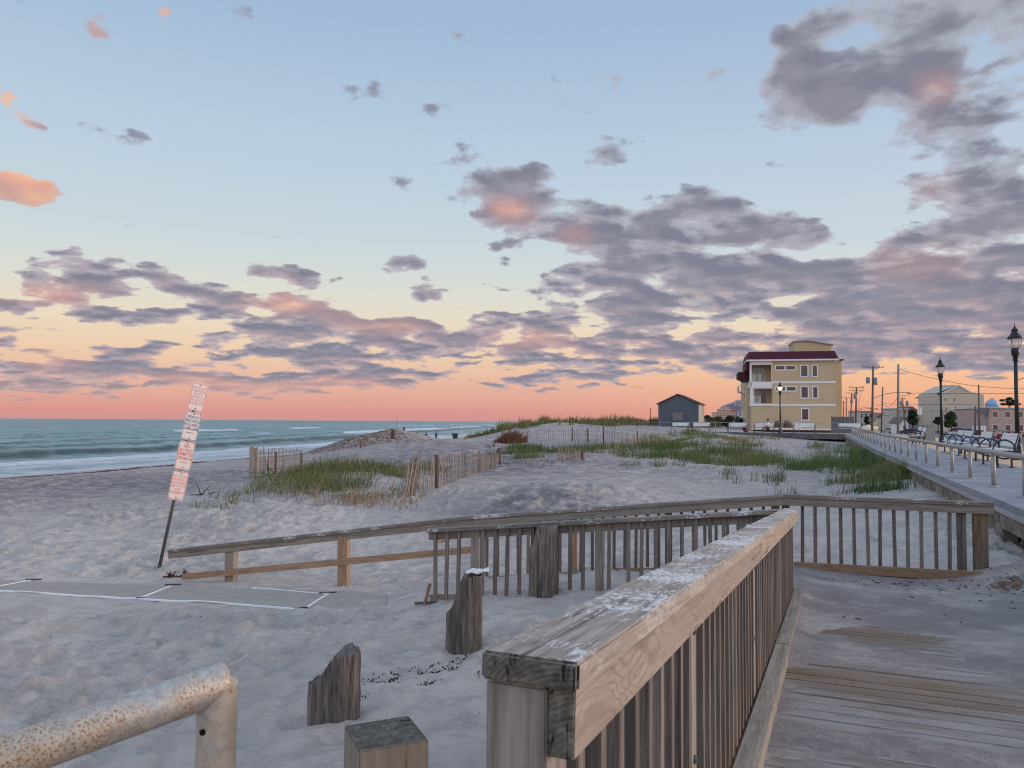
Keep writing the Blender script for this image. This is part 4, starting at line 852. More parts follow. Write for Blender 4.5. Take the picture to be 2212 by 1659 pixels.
# grey cabinet and planter by the benches
g_ = P(2000, 962, 47); ut = thing('utility_cabinet', 'grey louvred utility cabinet beside the distant benches', 'cabinet', (g_.x, g_.y, bz(47)), bang)
GCAB = plain('cabinet_grey', S(138, 138, 134), .7, .3, 0, .06, 3)
mb = MB(); mb.box(-.9, .9, -.4, .4, 0, .98); mb.build('body', GCAB, ut, bevel=.01); mb = MB(); mb.box(-.95, .95, -.45, .45, .98, 1.02); mb.build('lid', GCAB, ut)
mb = MB(); [mb.box(-.8+k*.1, -.74+k*.1, .4, .415, .1, .9) for k in range(16)]; mb.build('louvres', GCAB, ut)
# ---------------------------------------------------------------- snow fences
SLAT = wood('fence_slat', S(88, 78, 72), S(126, 114, 104), S(156, 144, 132), grain=30, crack=.5); SLD = wood('fence_slat_dark', S(72, 58, 52), S(104, 88, 78), S(132, 116, 104), grain=30)
RPOST = wood('red_brown_post', S(56, 42, 38), S(82, 64, 58), S(106, 86, 76), grain=20, crack=.8)
WIRE = plain('fence_wire', S(70, 66, 64), .6, .3, .5)
def snow_fence(label, path, h, spacing, posts=(), lean=.06, mat=None, w=.038, bury=0, post_h=None, fall=None):
    """path: list of (px,d) along the sand; h list or value of visible height"""
    pts = [G(px, d) for px, d in path]; root = thing('sand_fence', label, 'sand fence', pts[0], 0, 'slatted sand fences in the dunes')
    seg = [(b-a).to_2d().length for a, b in zip(pts[:-1], pts[1:])]; tot = sum(seg); n = min(99, int(tot/spacing)); hs = h if isinstance(h, (list, tuple)) else [h]*len(pts)
    tops = []
    def at(s):
        i = 0
        while i < len(seg)-1 and s > seg[i]: s -= seg[i]; i += 1
        t = s/seg[i]; p = pts[i].lerp(pts[i+1], t); p.z = Tz(p.x, p.y); return p, hs[i]*(1-t)+hs[i+1]*t, (pts[i+1]-pts[i]).normalized()
    for k in range(n+1):
        p, hh, d = at(min(tot-.001, k*tot/n)); hh *= random.uniform(.9, 1.08); side = Vector((-d.y, d.x, 0))
        lv = d*random.gauss(0, lean)*hh+side*random.gauss(0, lean*.7)*hh+((fall or Vector((0, 0, 0)))*hh)
        beam('picket', p-UP*.25, p+UP*hh+lv, w, .012, (mat or SLAT) if random.random() < .75 else SLD, root, up=side, bev=0)
        tops.append((p, hh, lv))
    for f in (.25, .55, .85):
        mb = MB(root.location); mb.tube([p+UP*hh*f+lv*f for p, hh, lv in tops], .006, 4); mb.build('wire', WIRE, root)
    for s, ph in posts:
        p, hh, d = at(s*tot); mb = MB(root.location); mb.tube([p-UP*.4, p+UP*ph+d*.03], [.065, .058], 10); mb.build('post', RPOST, root, smooth=True)
    return root
snow_fence('near sand fence with collapsed slats climbing from the tan straw to the dune crest', [(880, 21.3), (905, 21.6), (945, 23), (1000, 26.5), (1050, 31), (1080, 35)], [1.0, .98, .95, .88, .75, .55], .125, ((.13, 1.05), (.99, .75)), .035)
snow_fence('bundle of slumped fence slats leaning against the brown post', [(874, 20.9), (886, 21.2), (893, 21.5)], [.9, 1.25, 1.25], .035, (), .07, fall=Vector((.12, .05, 0)))
snow_fence('half buried line of fence slats running right from the near fence crest', [(1083, 35), (1130, 34.5), (1200, 36), (1262, 37)], [.4, .25, .22, .22], .16, (), .05)
snow_fence('short leaning run of fence at the grassy edge, above the smooth sand', [(1208, 37), (1258, 37.5)], [.62, .6], .09, ((.99, .7),), .08, fall=Vector((-.12, 0, 0)))
snow_fence('weathered wire fence with a heavy post at the left, above the beach', [(545, 31), (585, 35), (620, 38), (655, 41)], [1.25, 1.25, 1.2, 1.15], .16, ((.5, 1.1), (.98, .9)), .02, w=.03)
g_ = G(546, 31); rf_ = thing('fence_post', 'thick split timber post at the left end of the beach fence', 'post', g_)
beam('shaft', g_-UP*.3, g_+UP*1.28, .13, .16, KERB, rf_, up=(1, 0, 0)); beam('shaft', g_-UP*.3+Vector((.16, .05, 0)), g_+UP*1.22+Vector((.16, .05, 0)), .10, .14, KERB, rf_, up=(1, 0, 0))
snow_fence('sand fence in the hollow at the foot of the far grassy dune', [(1098, 74), (1150, 76), (1230, 72), (1300, 64)], [1.0, 1.05, 1.1, 1.2], .3, ((.05, 1.1), (.55, 1.3), (.8, 1.2)), .03)
snow_fence('sand fence with bright slats right of the hollow', [(1302, 62), (1360, 58), (1400, 60), (1440, 62)], [1.25, 1.2, .9, .7], .2, ((.01, 1.5), (.55, 1.2)), .04)
snow_fence('faint sand fence along the crest left of the grey shed', [(1250, 84), (1330, 82), (1420, 80)], [.8, .85, .8], .3, (), .03)
snow_fence('sand fence sunk in the green grass in the middle of the dunes', [(1310, 46), (1350, 47), (1390, 50), (1420, 54)], [.6, .7, .75, .7], .16, (), .06)
snow_fence('stub of fence with a rusty post on the left flank of the wrack mound', [(778, 60), (800, 62)], [.8, .8], .3, ((.05, .6),), .05, mat=SLD)
for px, d, h, lab in ((850, 70, .85, 'brown post stub half way up the wrack mound'), (873, 84, .65, 'dark post standing on the crest of the wrack mound')):
    g_ = G(px, d); t_ = thing('fence_post', lab, 'post', g_, 0, 'old brown posts on the wrack mound')
    mb = MB(g_); mb.tube([g_-UP*.4, g_+UP*h], .2 if d < 75 else .13, 10); mb.build('shaft', RPOST, t_)
# ---------------------------------------------------------------- grass
def grassmat(name, g1, g2, dry):
    m, nt, b = newmat(name, .7, .25); t = nt.n('ShaderNodeAttribute', attribute_name='tint').outputs['Fac']
    c = nt.ramp(t, [(.0, dry), (.25, dry), (.32, g2), (1, g1)]); nt.L.new(c, b.inputs['Base Color']); b.inputs['Subsurface Weight'].default_value = 0; return m
GRA = grassmat('beach_grass', S(52, 78, 38), S(96, 108, 58), S(132, 114, 86)); GRB = grassmat('dune_grass', S(84, 94, 48), S(114, 114, 66), S(138, 116, 80)); GRD = grassmat('dry_grass', S(140, 124, 92), S(170, 148, 116), S(150, 120, 94))
def grass(name, label, n, regions, hgt, mat, dry=.15, width=.008, bend=.35, clump=.25, cat='grass'):
    """regions: (px0,px1,d0,d1,weight) ellipses in column / log distance"""
    tw = sum(r[4] for r in regions); X = []; Y = []
    for px0, px1, d0, d1, w in regions:
        k = int(n*w/tw); per = max(1, int(1/clump)) if clump < 1 else 1; nc = max(1, k//14)
        a = RNG.uniform(0, 2*math.pi, nc); r = np.sqrt(RNG.uniform(0, 1, nc))**.9
        cpx = (px0+px1)/2+(px1-px0)/2*r*np.cos(a); cd_ = np.exp((math.log(d0)+math.log(d1))/2+(math.log(d1)-math.log(d0))/2*r*np.sin(a))
        cx = (cpx-CX)/F*cd_; keep = fbm(cx/1.6, cd_/2.4, 3, 300) > RNG.normal(-.02, .10, len(cx)); cx = cx[keep]; cy = cd_[keep]
        X.append(np.repeat(cx, 14)+RNG.normal(0, clump, len(cx)*14)); Y.append(np.repeat(cy, 14)+RNG.normal(0, clump, len(cy)*14))
    X = np.concatenate(X); Y = np.concatenate(Y); n = len(X); Z = T(X, Y)-.02
    h = hgt*RNG.uniform(.35, 1.1, n)*(1+.9*fbm(X/2, Y/2, 2, 320))*np.repeat(RNG.uniform(.5, 1.3, n//14), 14); an = RNG.uniform(0, 6.283, n); bd = RNG.uniform(.05, bend*1.5, n)*h; bx = np.cos(an)*bd+.10*h; by = np.sin(an)*bd
    wa = RNG.uniform(0, 3.14, n); wx = np.cos(wa)*width; wy = np.sin(wa)*width*.5; V = np.zeros((n, 5, 3)); sc = np.maximum(1, Y/28)**.7
    wx = wx*sc; wy = wy*sc
    V[:, 0] = np.stack([X-wx, Y-wy, Z], -1); V[:, 1] = np.stack([X+wx, Y+wy, Z], -1)
    V[:, 2] = np.stack([X+wx*.8+bx*.35, Y+wy+by*.35, Z+h*.6], -1); V[:, 3] = np.stack([X-wx*.8+bx*.35, Y-wy+by*.35, Z+h*.6], -1); V[:, 4] = np.stack([X+bx, Y+by, Z+h*(1-.25*bd/h)], -1)
    b5 = np.arange(n)[:, None]*5; q = b5+np.array([[0, 1, 2, 3]]); t = b5+np.array([[3, 2, 4]])
    tint = np.where(RNG.uniform(0, 1, n) < dry+.25*fbm(X/2.5, Y/2.5, 2, 340), .1, .3+.7*np.clip(RNG.uniform(0, 1, n)*.6+.2+fbm(X/4, Y/4, 2, 350), 0, 1))
    o = arrmesh(name, V.reshape(-1, 3), q, mat, 'stuff', False, Ft=t, attrs={'tint': np.repeat(tint, 5)})
    return tag(o, label, cat)
grass('beach_grass', 'green beach grass clump left of the near sand fence', 13000, [(600, 930, 21.2, 28, 4), (640, 880, 22, 30, 4), (850, 985, 23.5, 31, 2.4), (540, 720, 21, 26, 1.2)], .50, GRA, .26, bend=.5)
grass('beach_grass', 'sparse green sprigs on the sand left of the grass clump', 700, [(400, 600, 19.5, 24, 4), (560, 610, 27, 30, 1), (930, 1000, 22, 26, 1)], .38, GRA, .25, bend=.6, clump=.12)
grass('dry_straw', 'dry tan straw at the foot of the near sand fence', 1000, [(640, 890, 19.8, 22.6, 3), (850, 900, 18.5, 20.5, .5), (700, 860, 20, 22, 1)], .42, GRD, .6, bend=.9)
grass('beach_grass', 'long band of green grass across the middle of the dunes', 36000, [(1380, 1570, 54, 80, 2.6), (1060, 1260, 38, 48, 2.2), (1150, 1480, 40, 58, 5), (1380, 1640, 40, 62, 3.5), (1480, 1700, 34, 46, 2), (1100, 1180, 46, 60, .8)], .55, GRA, .12)
grass('beach_grass', 'lush green grass beside the boardwalk bulkhead', 24000, [(1700, 1850, 27, 38, 2.5), (1800, 1985, 19.5, 27, 5), (1880, 1960, 20, 33, 3), (1600, 1800, 30, 40, 1.6), (1740, 1860, 40, 58, 1.4), (1840, 1890, 30, 45, 1.5)], .55, GRA, .06)
grass('beach_grass', 'scattered grass shoots on the sand in front of the green band', 3600, [(1330, 1480, 27, 34, 2), (1480, 1720, 24, 31, 3), (1650, 1900, 18.5, 23, 4), (1560, 1720, 20, 24, .8), (1040, 1110, 40, 52, 1)], .42, GRA, .1, bend=.5, clump=.1)
grass('dune_grass', 'yellow green grass covering the far dune at the sea horizon', 40000, [(1040, 1200, 84, 108, 3), (1120, 1420, 84, 120, 6), (1340, 1560, 96, 125, 2), (1010, 1060, 92, 104, .6)], .95, GRB, .15, .015)
grass('dune_scrub', 'brownish low scrub in front of the far boardwalk', 9000, [(1460, 1680, 56, 66, 3), (1380, 1500, 58, 72, 1.5), (1560, 1640, 44, 54, 1), (1520, 1560, 60, 64, 1)], .32, GRB, .35, .010)
def strew(name, label, cat, n, fn, size, mat, flat=.4):
    """loose irregular bits lying on the sand"""
    V = []; Fc = []; vs = MB()
    for k in range(n):
        x, y = fn(); z = Tz(x, y); s = size*random.uniform(.4, 1.3); a = random.random()*6.28; c, q = math.cos(a), math.sin(a); L = s*random.uniform(1, 3.5)
        pts = [(x+c*L*u-q*s*v*random.uniform(.6, 1.2), y+q*L*u+c*s*v*random.uniform(.6, 1.2), z+(.01 if w == 0 else s*flat*random.uniform(.5, 1.2))) for w in (0, 1) for u, v in ((-1, -.5), (0, -1), (1, -.3), (.8, .6), (-.3, 1), (-1, .4))]
        vs.add(pts, [(0, 5, 4, 3, 2, 1), (6, 7, 8, 9, 10, 11)]+[(i, (i+1) % 6, 6+(i+1) % 6, 6+i) for i in range(6)])
    o = vs.build(name, mat); tag(o, label, cat, kind='stuff'); return o
WRK = plain('wrack_brown', S(84, 62, 52), .95, .1, 0, .35, 5); DBR = plain('debris_dark', S(60, 52, 48), .95, .1, 0, .35, 5)
def f_wr():
    y = random.uniform(38, 110); x = np.interp(y, SHY, SHX)+ (7.7+1.2*float(fbm(np.array([-10.]), np.array([y/7]), 3, 13)[0])+random.gauss(0, .35))/.93
    return float(x), y
strew('wrack_line', 'thin brown line of seaweed along the upper beach', 'seaweed', 1000, f_wr, .10, WRK, .3)
def f_md(): return random.gauss(-13, 4.2), random.gauss(73, 5.5)
strew('wrack_mound', 'brown dead reeds strewn over the sandy mound', 'debris', 1500, f_md, .06, plain('wrack_reed', S(112, 90, 76), .95, .1, 0, .3, 5), .4)
def f_la(): p = PZ(random.gauss(2160, 45), random.gauss(1296, 14), -1.66); return p.x, p.y
mb = MB()
for k in range(240):
    wv_, lv_ = random.gauss(2.2, .5), random.gauss(8.25, .3)
    if random.random() < .35: wv_, lv_ = random.uniform(.2, 2.6), random.gauss(8.35, .12)
    if random.random() < .12: wv_, lv_ = random.uniform(.3, 2.8), random.uniform(4, 8)
    if not (.05 < wv_ < 2.85 and 3 < lv_ < 8.8): continue
    i = int((wv_+1.7)/5.1*299); j = int((lv_-.2)/9.4*559); z = zs[j, i]; p = Vector((A.x, A.y, 0))+U*lv_+NR*wv_; p.z = z; s = random.uniform(.003, .012); a = random.random()*6; q = Vector((math.cos(a), math.sin(a), .1))*s*random.uniform(1, 4)
    mb.tube([p-q, p+UP*s*.5, p+q+UP*s*.4], [s*.3, s*.6, s*.25], 5)
tag(mb.build('landing_debris', DBR), 'dark twigs and bits of trash strewn on the sandy landing', 'debris', kind='stuff')
def f_nr(): return random.gauss(-.15, .5), random.gauss(4.6, .28)
mb = MB()
for k in range(1500):
    t = random.random(); x, y = -1.0+.95*t+random.gauss(0, .10), 5.35+.55*t+random.gauss(0, .10)+.1*math.sin(t*9)
    if random.random() < .14: x, y = random.uniform(-6, 3), random.uniform(4, 16)
    if x > .08+.413*(y-1.0)-.2: continue
    z = Tz(x, y)+random.uniform(-.004, .006); s = random.uniform(.002, .0075); a = random.random()*6; q = Vector((math.cos(a), math.sin(a), .15))*s*random.uniform(.8, 1.8); p = Vector((x, y, z)); mb.tube([p-q, p+UP*s, p+q], [s*.5, s*.9, s*.4], 4)
tag(mb.build('beach_debris', DBR), 'small dark crumbs of wet sand and debris scattered on the sand near the piles', 'debris', kind='stuff')  # crumbs stand for a patch of wet dark crumbly sand
# driftwood roots
def driftwood(label, px, d, n, L, dz=0, mat=None, seed=1):
    g_ = G(px, d); rnd = random.Random(seed); root = thing('driftwood', label, 'driftwood', g_); mb = MB(g_)
    for k in range(n):
        a = rnd.uniform(-.3, 3.4); p = g_+Vector((rnd.uniform(-.2, .2), 0, 0)); pts = [p-UP*.05]; dirv = Vector((math.cos(a), rnd.uniform(-.3, .3), abs(math.sin(a))*.8+.1))
        for q in range(5): dirv = (dirv+Vector((rnd.gauss(0, .35), rnd.gauss(0, .2), rnd.gauss(-.12, .25)))).normalized(); pts.append(pts[-1]+dirv*L/5)
        for p_ in pts[1:]: p_.z = max(p_.z, g_.z+.01)
        mb.tube(pts, [.022, .02, .016, .012, .008, .004], 5)
    mb.build('branches', mat or plain('driftwood_dark', S(52, 44, 44), .9, .15, 0, .2, 4), root)
driftwood('dark tangled driftwood root in front of the left beach fence', 598, 29.5, 16, 1.0, seed=4)
driftwood('low twisted twig lying on open sand right of the leaning sign', 446, 24, 5, .5, seed=8)
driftwood('brown dead bush at the left end of the far hollow fence', 1105, 73.5, 60, 1.5, mat=WRK, seed=12)
grass('dead_brush', 'rusty brown dead brush in front of the far grassy dune', 2600, [(1078, 1136, 72, 76, 1)], .9, grassmat('dead_brush', S(112, 74, 56), S(96, 62, 50), S(120, 84, 62)), .2, .014, .7)
driftwood('small tuft of orange straw above the far handrail', 985, 14.6, 70, .22, mat=plain('straw_tan', S(186, 136, 96), .9, .1, 0, .15, 5), seed=22)
driftwood('half buried brown twigs at the lower end of the long handrail', 385, 11.5, 22, .2, mat=WRK, seed=31)
grass('small_weed', 'small green weed at the foot of the leaning sign pole', 40, [(349, 356, 12.0, 12.1, 1)], .12, GRA, 0, .012, .8, .04, 'weed')
# ---------------------------------------------------------------- buildings
def siding(name, col, step=.14, var=.06):
    m, nt, b = newmat(name, .7, .25); tc = nt.n('ShaderNodeTexCoord').outputs['Object']; z = nt.n('ShaderNodeSeparateXYZ', ins={0: tc}).outputs[2]
    f = nt.m('FRACT', nt.m('DIVIDE', z, step)); n = nt.noise(tc, .7, 5, .6)
    c = nt.mix(nt.rng(n, .3, .7), tuple(x*(1-var) for x in col[:3])+(1,), tuple(x*(1+var) for x in col[:3])+(1,))
    c = nt.mix(nt.rng(f, .90, .97, 0, .35), c, tuple(x*.45 for x in col[:3])+(1,)); nt.L.new(c, b.inputs['Base Color']); bump(nt, b, f, .5, .02); return m
YEL = siding('yellow_siding', S(188, 168, 136), .28); WTR = plain('white_trim', S(214, 212, 210), .6, .3, 0, .04, 2); ROOFM = plain('maroon_roof', S(70, 20, 36), .7, .3, 0, .12, 3)
m_, nt, b = newmat('window_glass', .08, .6); b.inputs['Base Color'].default_value = S(52, 52, 58); GLS = m_
m_, nt, b = newmat('pale_glass', .15, .6); b.inputs['Base Color'].default_value = S(112, 128, 128); GLP = m_
INT = plain('dark_interior', S(70, 66, 62), .9); BRK = plain('brick', S(112, 84, 74), .9, .15, 0, .3, 3)
def window(parent, x0, x1, z0, z1, y, fr=.10, glass=None, sill=False, dep=.06, M=None, fm=None):
    mb = MB(); mb.box(x0-fr, x0, y-dep, y+.02, z0-fr, z1+fr, M); mb.box(x1, x1+fr, y-dep, y+.02, z0-fr, z1+fr, M); mb.box(x0, x1, y-dep, y+.02, z1, z1+fr, M); mb.box(x0, x1, y-dep, y+.02, z0-fr, z0, M)
    f = mb.build('window', fm or WTR, parent); mb = MB(); mb.box(x0, x1, y-.015, y+.01, z0, z1, M); mb.build('pane', glass or GLS, f); return f
# --- yellow apartment house: local x along the facade, y into the building, z up; facade towards the eye
gb = P(1623, 921, 96.5); yb = thing('apartment_building', 'three storey yellow sided apartment building with maroon mansard roof and corner balconies', 'building', (gb.x, gb.y, -.9), -R(13)); K = .00772
zz = lambda Y: (1520-Y)*K+.52
xx = lambda X: (X-300)*K*.925
mb = MB()
W0, W1 = 0, xx(1690); xb = xx(655)
mb.box(W0, W1, 0, 9, -1.0, zz(1195)); mb.box(xb, W1, 0, 9, zz(1195), zz(455)); mb.box(W0, xb, 2.2, 9, zz(1195), zz(455))
mb.build('walls', YEL, yb)
_M = Matrix.Rotation(-R(13), 4, 'Z'); _M.translation = (gb.x, gb.y, -.9); xr = W1
while CX+F*(_M @ Vector((xr, 9, 0))).x/(_M @ Vector((xr, 9, 0))).y < 1819: xr += .05
mb = MB(); mb.box(0.02, xr, 9.01, 20, -1.0, zz(450)+.6); mb.build('rear_wing', YEL, yb)
mb = MB(); mb.box(xr-1.2, xr+.25, 8.7, 20.2, zz(450)+.6, zz(450)+.75); mb.build('rear_wing_roof', BLACK, yb)
# mansard
mb = MB(); a0, a1, b0, b1 = xx(232), xx(1740), xx(272), xx(1690); zt, zb_ = zz(305), zz(438)
mb.hexa([(a0, -.45, zb_), (a1, -.45, zb_), (a1, 9.4, zb_), (a0, 9.4, zb_), (b0, .25, zt), (b1, .25, zt), (b1, 9, zt), (b0, 9, zt)]); mb.build('mansard_roof', ROOFM, yb)
mb = MB(); mb.box(a0-.02, a1+.02, -.5, 9.45, zz(462), zz(438)-.003); mb.build('fascia', WTR, yb)
mb = MB(); mb.prism([(xx(1068), zz(305)), (xx(1685), zz(305)), (xx(1685), zz(185)), (xx(1300), zz(118)), (xx(1062), zz(124))], 2.2, 7.5); mb.build('roof_penthouse', YEL, yb)
mb = MB(); mb.prism([(xx(1050), zz(127)), (xx(1300), zz(120)), (xx(1722), zz(192)), (xx(1722), zz(182)), (xx(1300), zz(108)), (xx(1050), zz(116))], 2.0, 7.7); mb.build('penthouse_roof', plain('roof_edge', S(150, 118, 96), .8), yb)
mb = MB()
for Y0, Y1, xl in ((790, 825, xx(655)), (1155, 1190, xx(285))): mb.box(xl, W1+.04, -.05, 0.01, zz(Y1), zz(Y0))
mb.build('trim_bands', WTR, yb)
mb = MB(); mb.box(W1-.1, W1+.03, -.03, .02, -.5, zz(462)); mb.build('corner_board', YEL, yb)
mb = MB()   # balcony corner frame
mb.box(xx(282), xx(312), -.06, .25, zz(1195), zz(462)); mb.box(xx(312), xb, -.05, .2, zz(520), zz(462)); mb.box(xx(262), xb, -.06, .2, zz(885), zz(795)); mb.box(W0-.1, xx(340), -.055, .2, zz(1155), zz(885)); mb.box(xx(340), xb, -.04, .1, zz(905), zz(885)); mb.box(xx(285), xb, -.03, 2.2, zz(1190), zz(1150)); mb.box(xx(262), xb, .2, 2.2, zz(885), zz(850)); mb.box(xb-.08, xb-.01, -.03, .2, zz(795), zz(520))
mb.build('balcony_frame', WTR, yb)
for Y0, Y1 in ((520, 795), (905, 1150)):
    mb = MB(); [mb.box(xx(320)+k*.14, xx(320)+k*.14+.03, .02, .05, zz(Y1), zz(Y1)+.95) for k in range(8)]; [mb.box(xx(345), xx(350), .1+k*.14, .13+k*.14, zz(Y1), zz(Y1)+.95) for k in range(1)]
    mb.build('balcony_balusters', WTR, yb)
for (X0, X1, Y0, Y1, g) in ((370, 470, 560, 790, GLP), (510, 552, 560, 750, GLP), (385, 480, 915, 1120, GLP), (492, 588, 920, 1140, GLS)): window(yb, xx(X0), xx(X1), zz(Y1), zz(Y0), 2.18, .07, g)
for (X0, X1, Y0, Y1) in ((720, 862, 545, 600), (892, 1036, 545, 600), (722, 866, 882, 940), (896, 1040, 882, 940), (1135, 1238, 542, 710), (1325, 1392, 540, 708), (1137, 1240, 885, 1053), (1328, 1394, 885, 1053), (1141, 1245, 1237, 1405)):
    window(yb, xx(X0), xx(X1), zz(Y1), zz(Y0), 0, .13)
# ocean side balconies and maroon awnings
for i, (Y0, Y1, y0, y1) in enumerate(((830, 925, 4.5, 8), (1050, 1140, 10, 14), (1270, 1350, 4.5, 8), (610, 700, 3, 7.5))):
    mb = MB(); x0, x1 = xx(130), xx(262)
    if i == 3:
        mb.prism([(xx(112), zz(610)), (xx(275), zz(610)), (xx(275), zz(765)), (xx(240), zz(765)), (xx(112), zz(705))], y0, y1); mb.build('awning', ROOFM, yb)
    else:
        mb.prism([(x0, zz(Y1)), (x1, zz(Y1)), (x1, zz(Y1+45)), (x0+.2, zz(Y1+15))], y0, y1); o = mb.build('balcony', WTR, yb)
        mb = MB(); mb.box(x0, x1, y0, y0+.05, zz(Y0)-.05, zz(Y0)); mb.box(x0, x0+.05, y0, y1, zz(Y0)-.05, zz(Y0)); [mb.box(x0+k*.14, x0+k*.14+.04, y0, y0+.04, zz(Y1), zz(Y0)) for k in range(8)]; [mb.box(x0, x0+.04, y0+k*.2, y0+k*.2+.04, zz(Y1), zz(Y0)) for k in range(17)]
        mb.build('railing', WTR, o)
mb = MB(); mb.box(xx(222), xx(275), .6, 6, zz(600), zz(462)); mb.build('awning', ROOFM, yb)
mb = MB(); mb.box(xx(250), xx(300), 2.3, 9, -1, zz(850)); mb.build('side_bay', YEL, yb)
for Y0, Y1 in ((930, 1080), (1250, 1320)): window(yb, 0, .3, zz(Y1), zz(Y0), 0, .06, GLP, M=Matrix.Translation((xx(250)-.02, 4, 0)) @ Matrix.Rotation(R(90), 4, 'Z'))
mb = MB(); mb.box(-.03, W1+.03, -.06, 9, -1.0, zz(1535)-.35); mb.build('brick_base', BRK, yb)
mb = MB(); mb.box(-.05, W1-.6, -.9, -.061, zz(1545)-.2, zz(1535)); mb.build('service_ledge', WTR, yb)
def sit_on(root_xyz): return root_xyz
RM = Matrix.Rotation(-R(13), 4, 'Z'); RM.translation = (gb.x, gb.y, -.9)
def yw(x, y, z): return RM @ Vector((x, y, z))
for (X0, X1, lab) in ((682, 795, 'round brown air conditioner, left of the pair on the yellow building ledge'), (838, 935, 'round brown air conditioner, right of the pair on the yellow building ledge')):
    p = yw(xx((X0+X1)/2), -.5, zz(1535)); t_ = thing('air_conditioner', lab, 'air conditioner', p, -R(13), 'brown air conditioners'); r_ = (X1-X0)/2*K*.92
    mb = MB(); mb.lathe([(r_*.95, 0), (r_, .1), (r_, .7), (r_*.8, .78)], n=16); mb.build('body', plain('ac_brown', S(96, 72, 62), .7), t_); mb = MB(); mb.lathe([(r_*.7, .78), (r_*.7, .81)], n=12); mb.build('fan_grille', BLACK, t_)
p = yw(xx(1058), -.5, zz(1535)); t_ = thing('storage_box', 'white storage box with a sloping lid on the yellow building ledge', 'storage box', p, -R(13))
mb = MB(); mb.box(-.56, .56, -.3, .3, 0, .5); mb.build('body', WTR, t_); mb = MB(); mb.hexa([(-.6, -.34, .5), (.6, -.34, .5), (.6, .34, .5), (-.6, .34, .5), (-.58, -.2, .56), (.58, -.2, .56), (.58, .34, .68), (-.58, .34, .68)]); mb.build('lid', WTR, t_)
# grey screen fence right of it
g0 = P(1796, 921, 80); t_ = thing('screen_fence', 'grey board screen fence at the right foot of the yellow building', 'fence', (g0.x, g0.y, -1.6), -R(8))
mb = MB(); [mb.box(k*.15, k*.15+.14, 0, .03, 0, 2.33) for k in range(15)]; mb.build('boards', plain('screen_grey', S(96, 98, 100), .85, .2, 0, .1, 3), t_); mb = MB(); [mb.box(x, x+.1, .03, .12, 0, 2.4) for x in (0, 1.1, 2.15)]; mb.build('posts', GREY, t_)
# --- grey shed
sb = P(1422, 919, 90); sh_ = thing('grey_shed', 'grey gabled shed with a boarded window standing on the dune behind the boardwalk', 'shed', (sb.x, sb.y, sb.z), -R(20)); w_s = 85*90/F
SHG = plain('shed_grey', S(88, 94, 104), .85, .2, 0, .08, 1.2, 0, (6, 1, .5)); m2 = siding('shed_side', S(152, 142, 134), 9)
eh = 47*90/F; rh = 66*90/F
mb = MB(); mb.prism([(0, 0), (w_s, 0), (w_s, eh), (w_s*.49, rh), (0, eh)], 0, 6); mb.build('walls', SHG, sh_)
mb = MB(); [mb.box(k*.3, k*.3+.03, -.02, -.001, .02, eh-.03) for k in range(1, 15)]; mb.build('battens', SHG, sh_)
mb = MB(); mb.box(w_s+.002, w_s+.02, .05, 5.95, 0, eh-.05); mb.build('side_wall', m2, sh_)
mb = MB(); o_ = .18
mb.prism([(-o_, eh-.1), (w_s*.49, rh+.02), (w_s*.49, rh+.12), (-o_-.02, eh)], -.2, 6.2); mb.prism([(w_s+o_, eh-.1), (w_s*.49, rh+.02), (w_s*.49, rh+.12), (w_s+o_+.02, eh)], -.2, 6.2); mb.build('roof', plain('shed_roof', S(82, 62, 56), .8, .2, 0, .15, 4), sh_)
window(sh_, w_s*.35, w_s*.64, .62, 1.62, -.02, .10, plain('window_board', S(112, 110, 110), .8, .2, 0, .15, 3, 0, (1, 1, 8)), fm=plain('shed_blue_trim', S(70, 84, 98), .8))
mb = MB(); [mb.box(x, x+.15, y, y+.15, -1.3, -.002) for x in (.05, w_s*.33, w_s*.66, w_s-.2) for y in (.1, 5.7)]; mb.build('stilts', GREY, sh_)
g_ = P(1405, 918, 92); t_ = thing('thin_pole', 'thin bare pole left of the grey shed', 'pole', g_-UP*1); mb = MB(t_.location); mb.tube([g_-UP, g_+UP*2.0], .04, 6); mb.build('shaft', BLACK, t_)
# --- far hotel and tower
HOT = plain('hotel_stone', S(186, 160, 146), .9, .15, 0, .06, .05); TOW = plain('far_tower_hazed', S(112, 104, 124), .4, .4, 0, .05, .01)  # distance haze is painted into the tower's mauve base colour
g_ = P(1547, 906, 900); t_ = thing('beach_hotel', 'distant pale stepped hotel on the skyline behind the shed', 'hotel', (g_.x, g_.y, -6)); 
mb = MB(); u = 900/F; mb.box(0, 42*u, 0, 20, 0, 5+26*u); mb.box(4*u, 36*u, -2, 0, 0, 5+27*u); mb.box(10*u, 32*u, 0, 16, 5+26*u, 5+33*u); mb.box(14*u, 28*u, -1, 12, 5+33*u, 5+36*u); mb.build('walls', HOT, t_)
mb = MB()
for r_ in range(6):
    for c_ in range(12): mb.box(2+c_*1.75, 2.9+c_*1.75, -2.3, -1.9, 7+r_*2.5, 8.2+r_*2.5)
mb.build('windows', plain('far_window', S(110, 96, 98), .6), t_)
g_ = P(1570, 906, 1800); u = 1800/F; t_ = thing('glass_tower', 'faint mauve slanted tower on the horizon behind the hotel', 'tower', (g_.x, g_.y, -10))
mb = MB(); mb.prism([(0, 0), (50*u, 0), (50*u, 12+44*u), (42*u, 12+50*u), (38*u, 12+49*u), (4*u, 12+37*u), (0, 12+34*u)], 0, 50); mb.build('tower_body', TOW, t_)
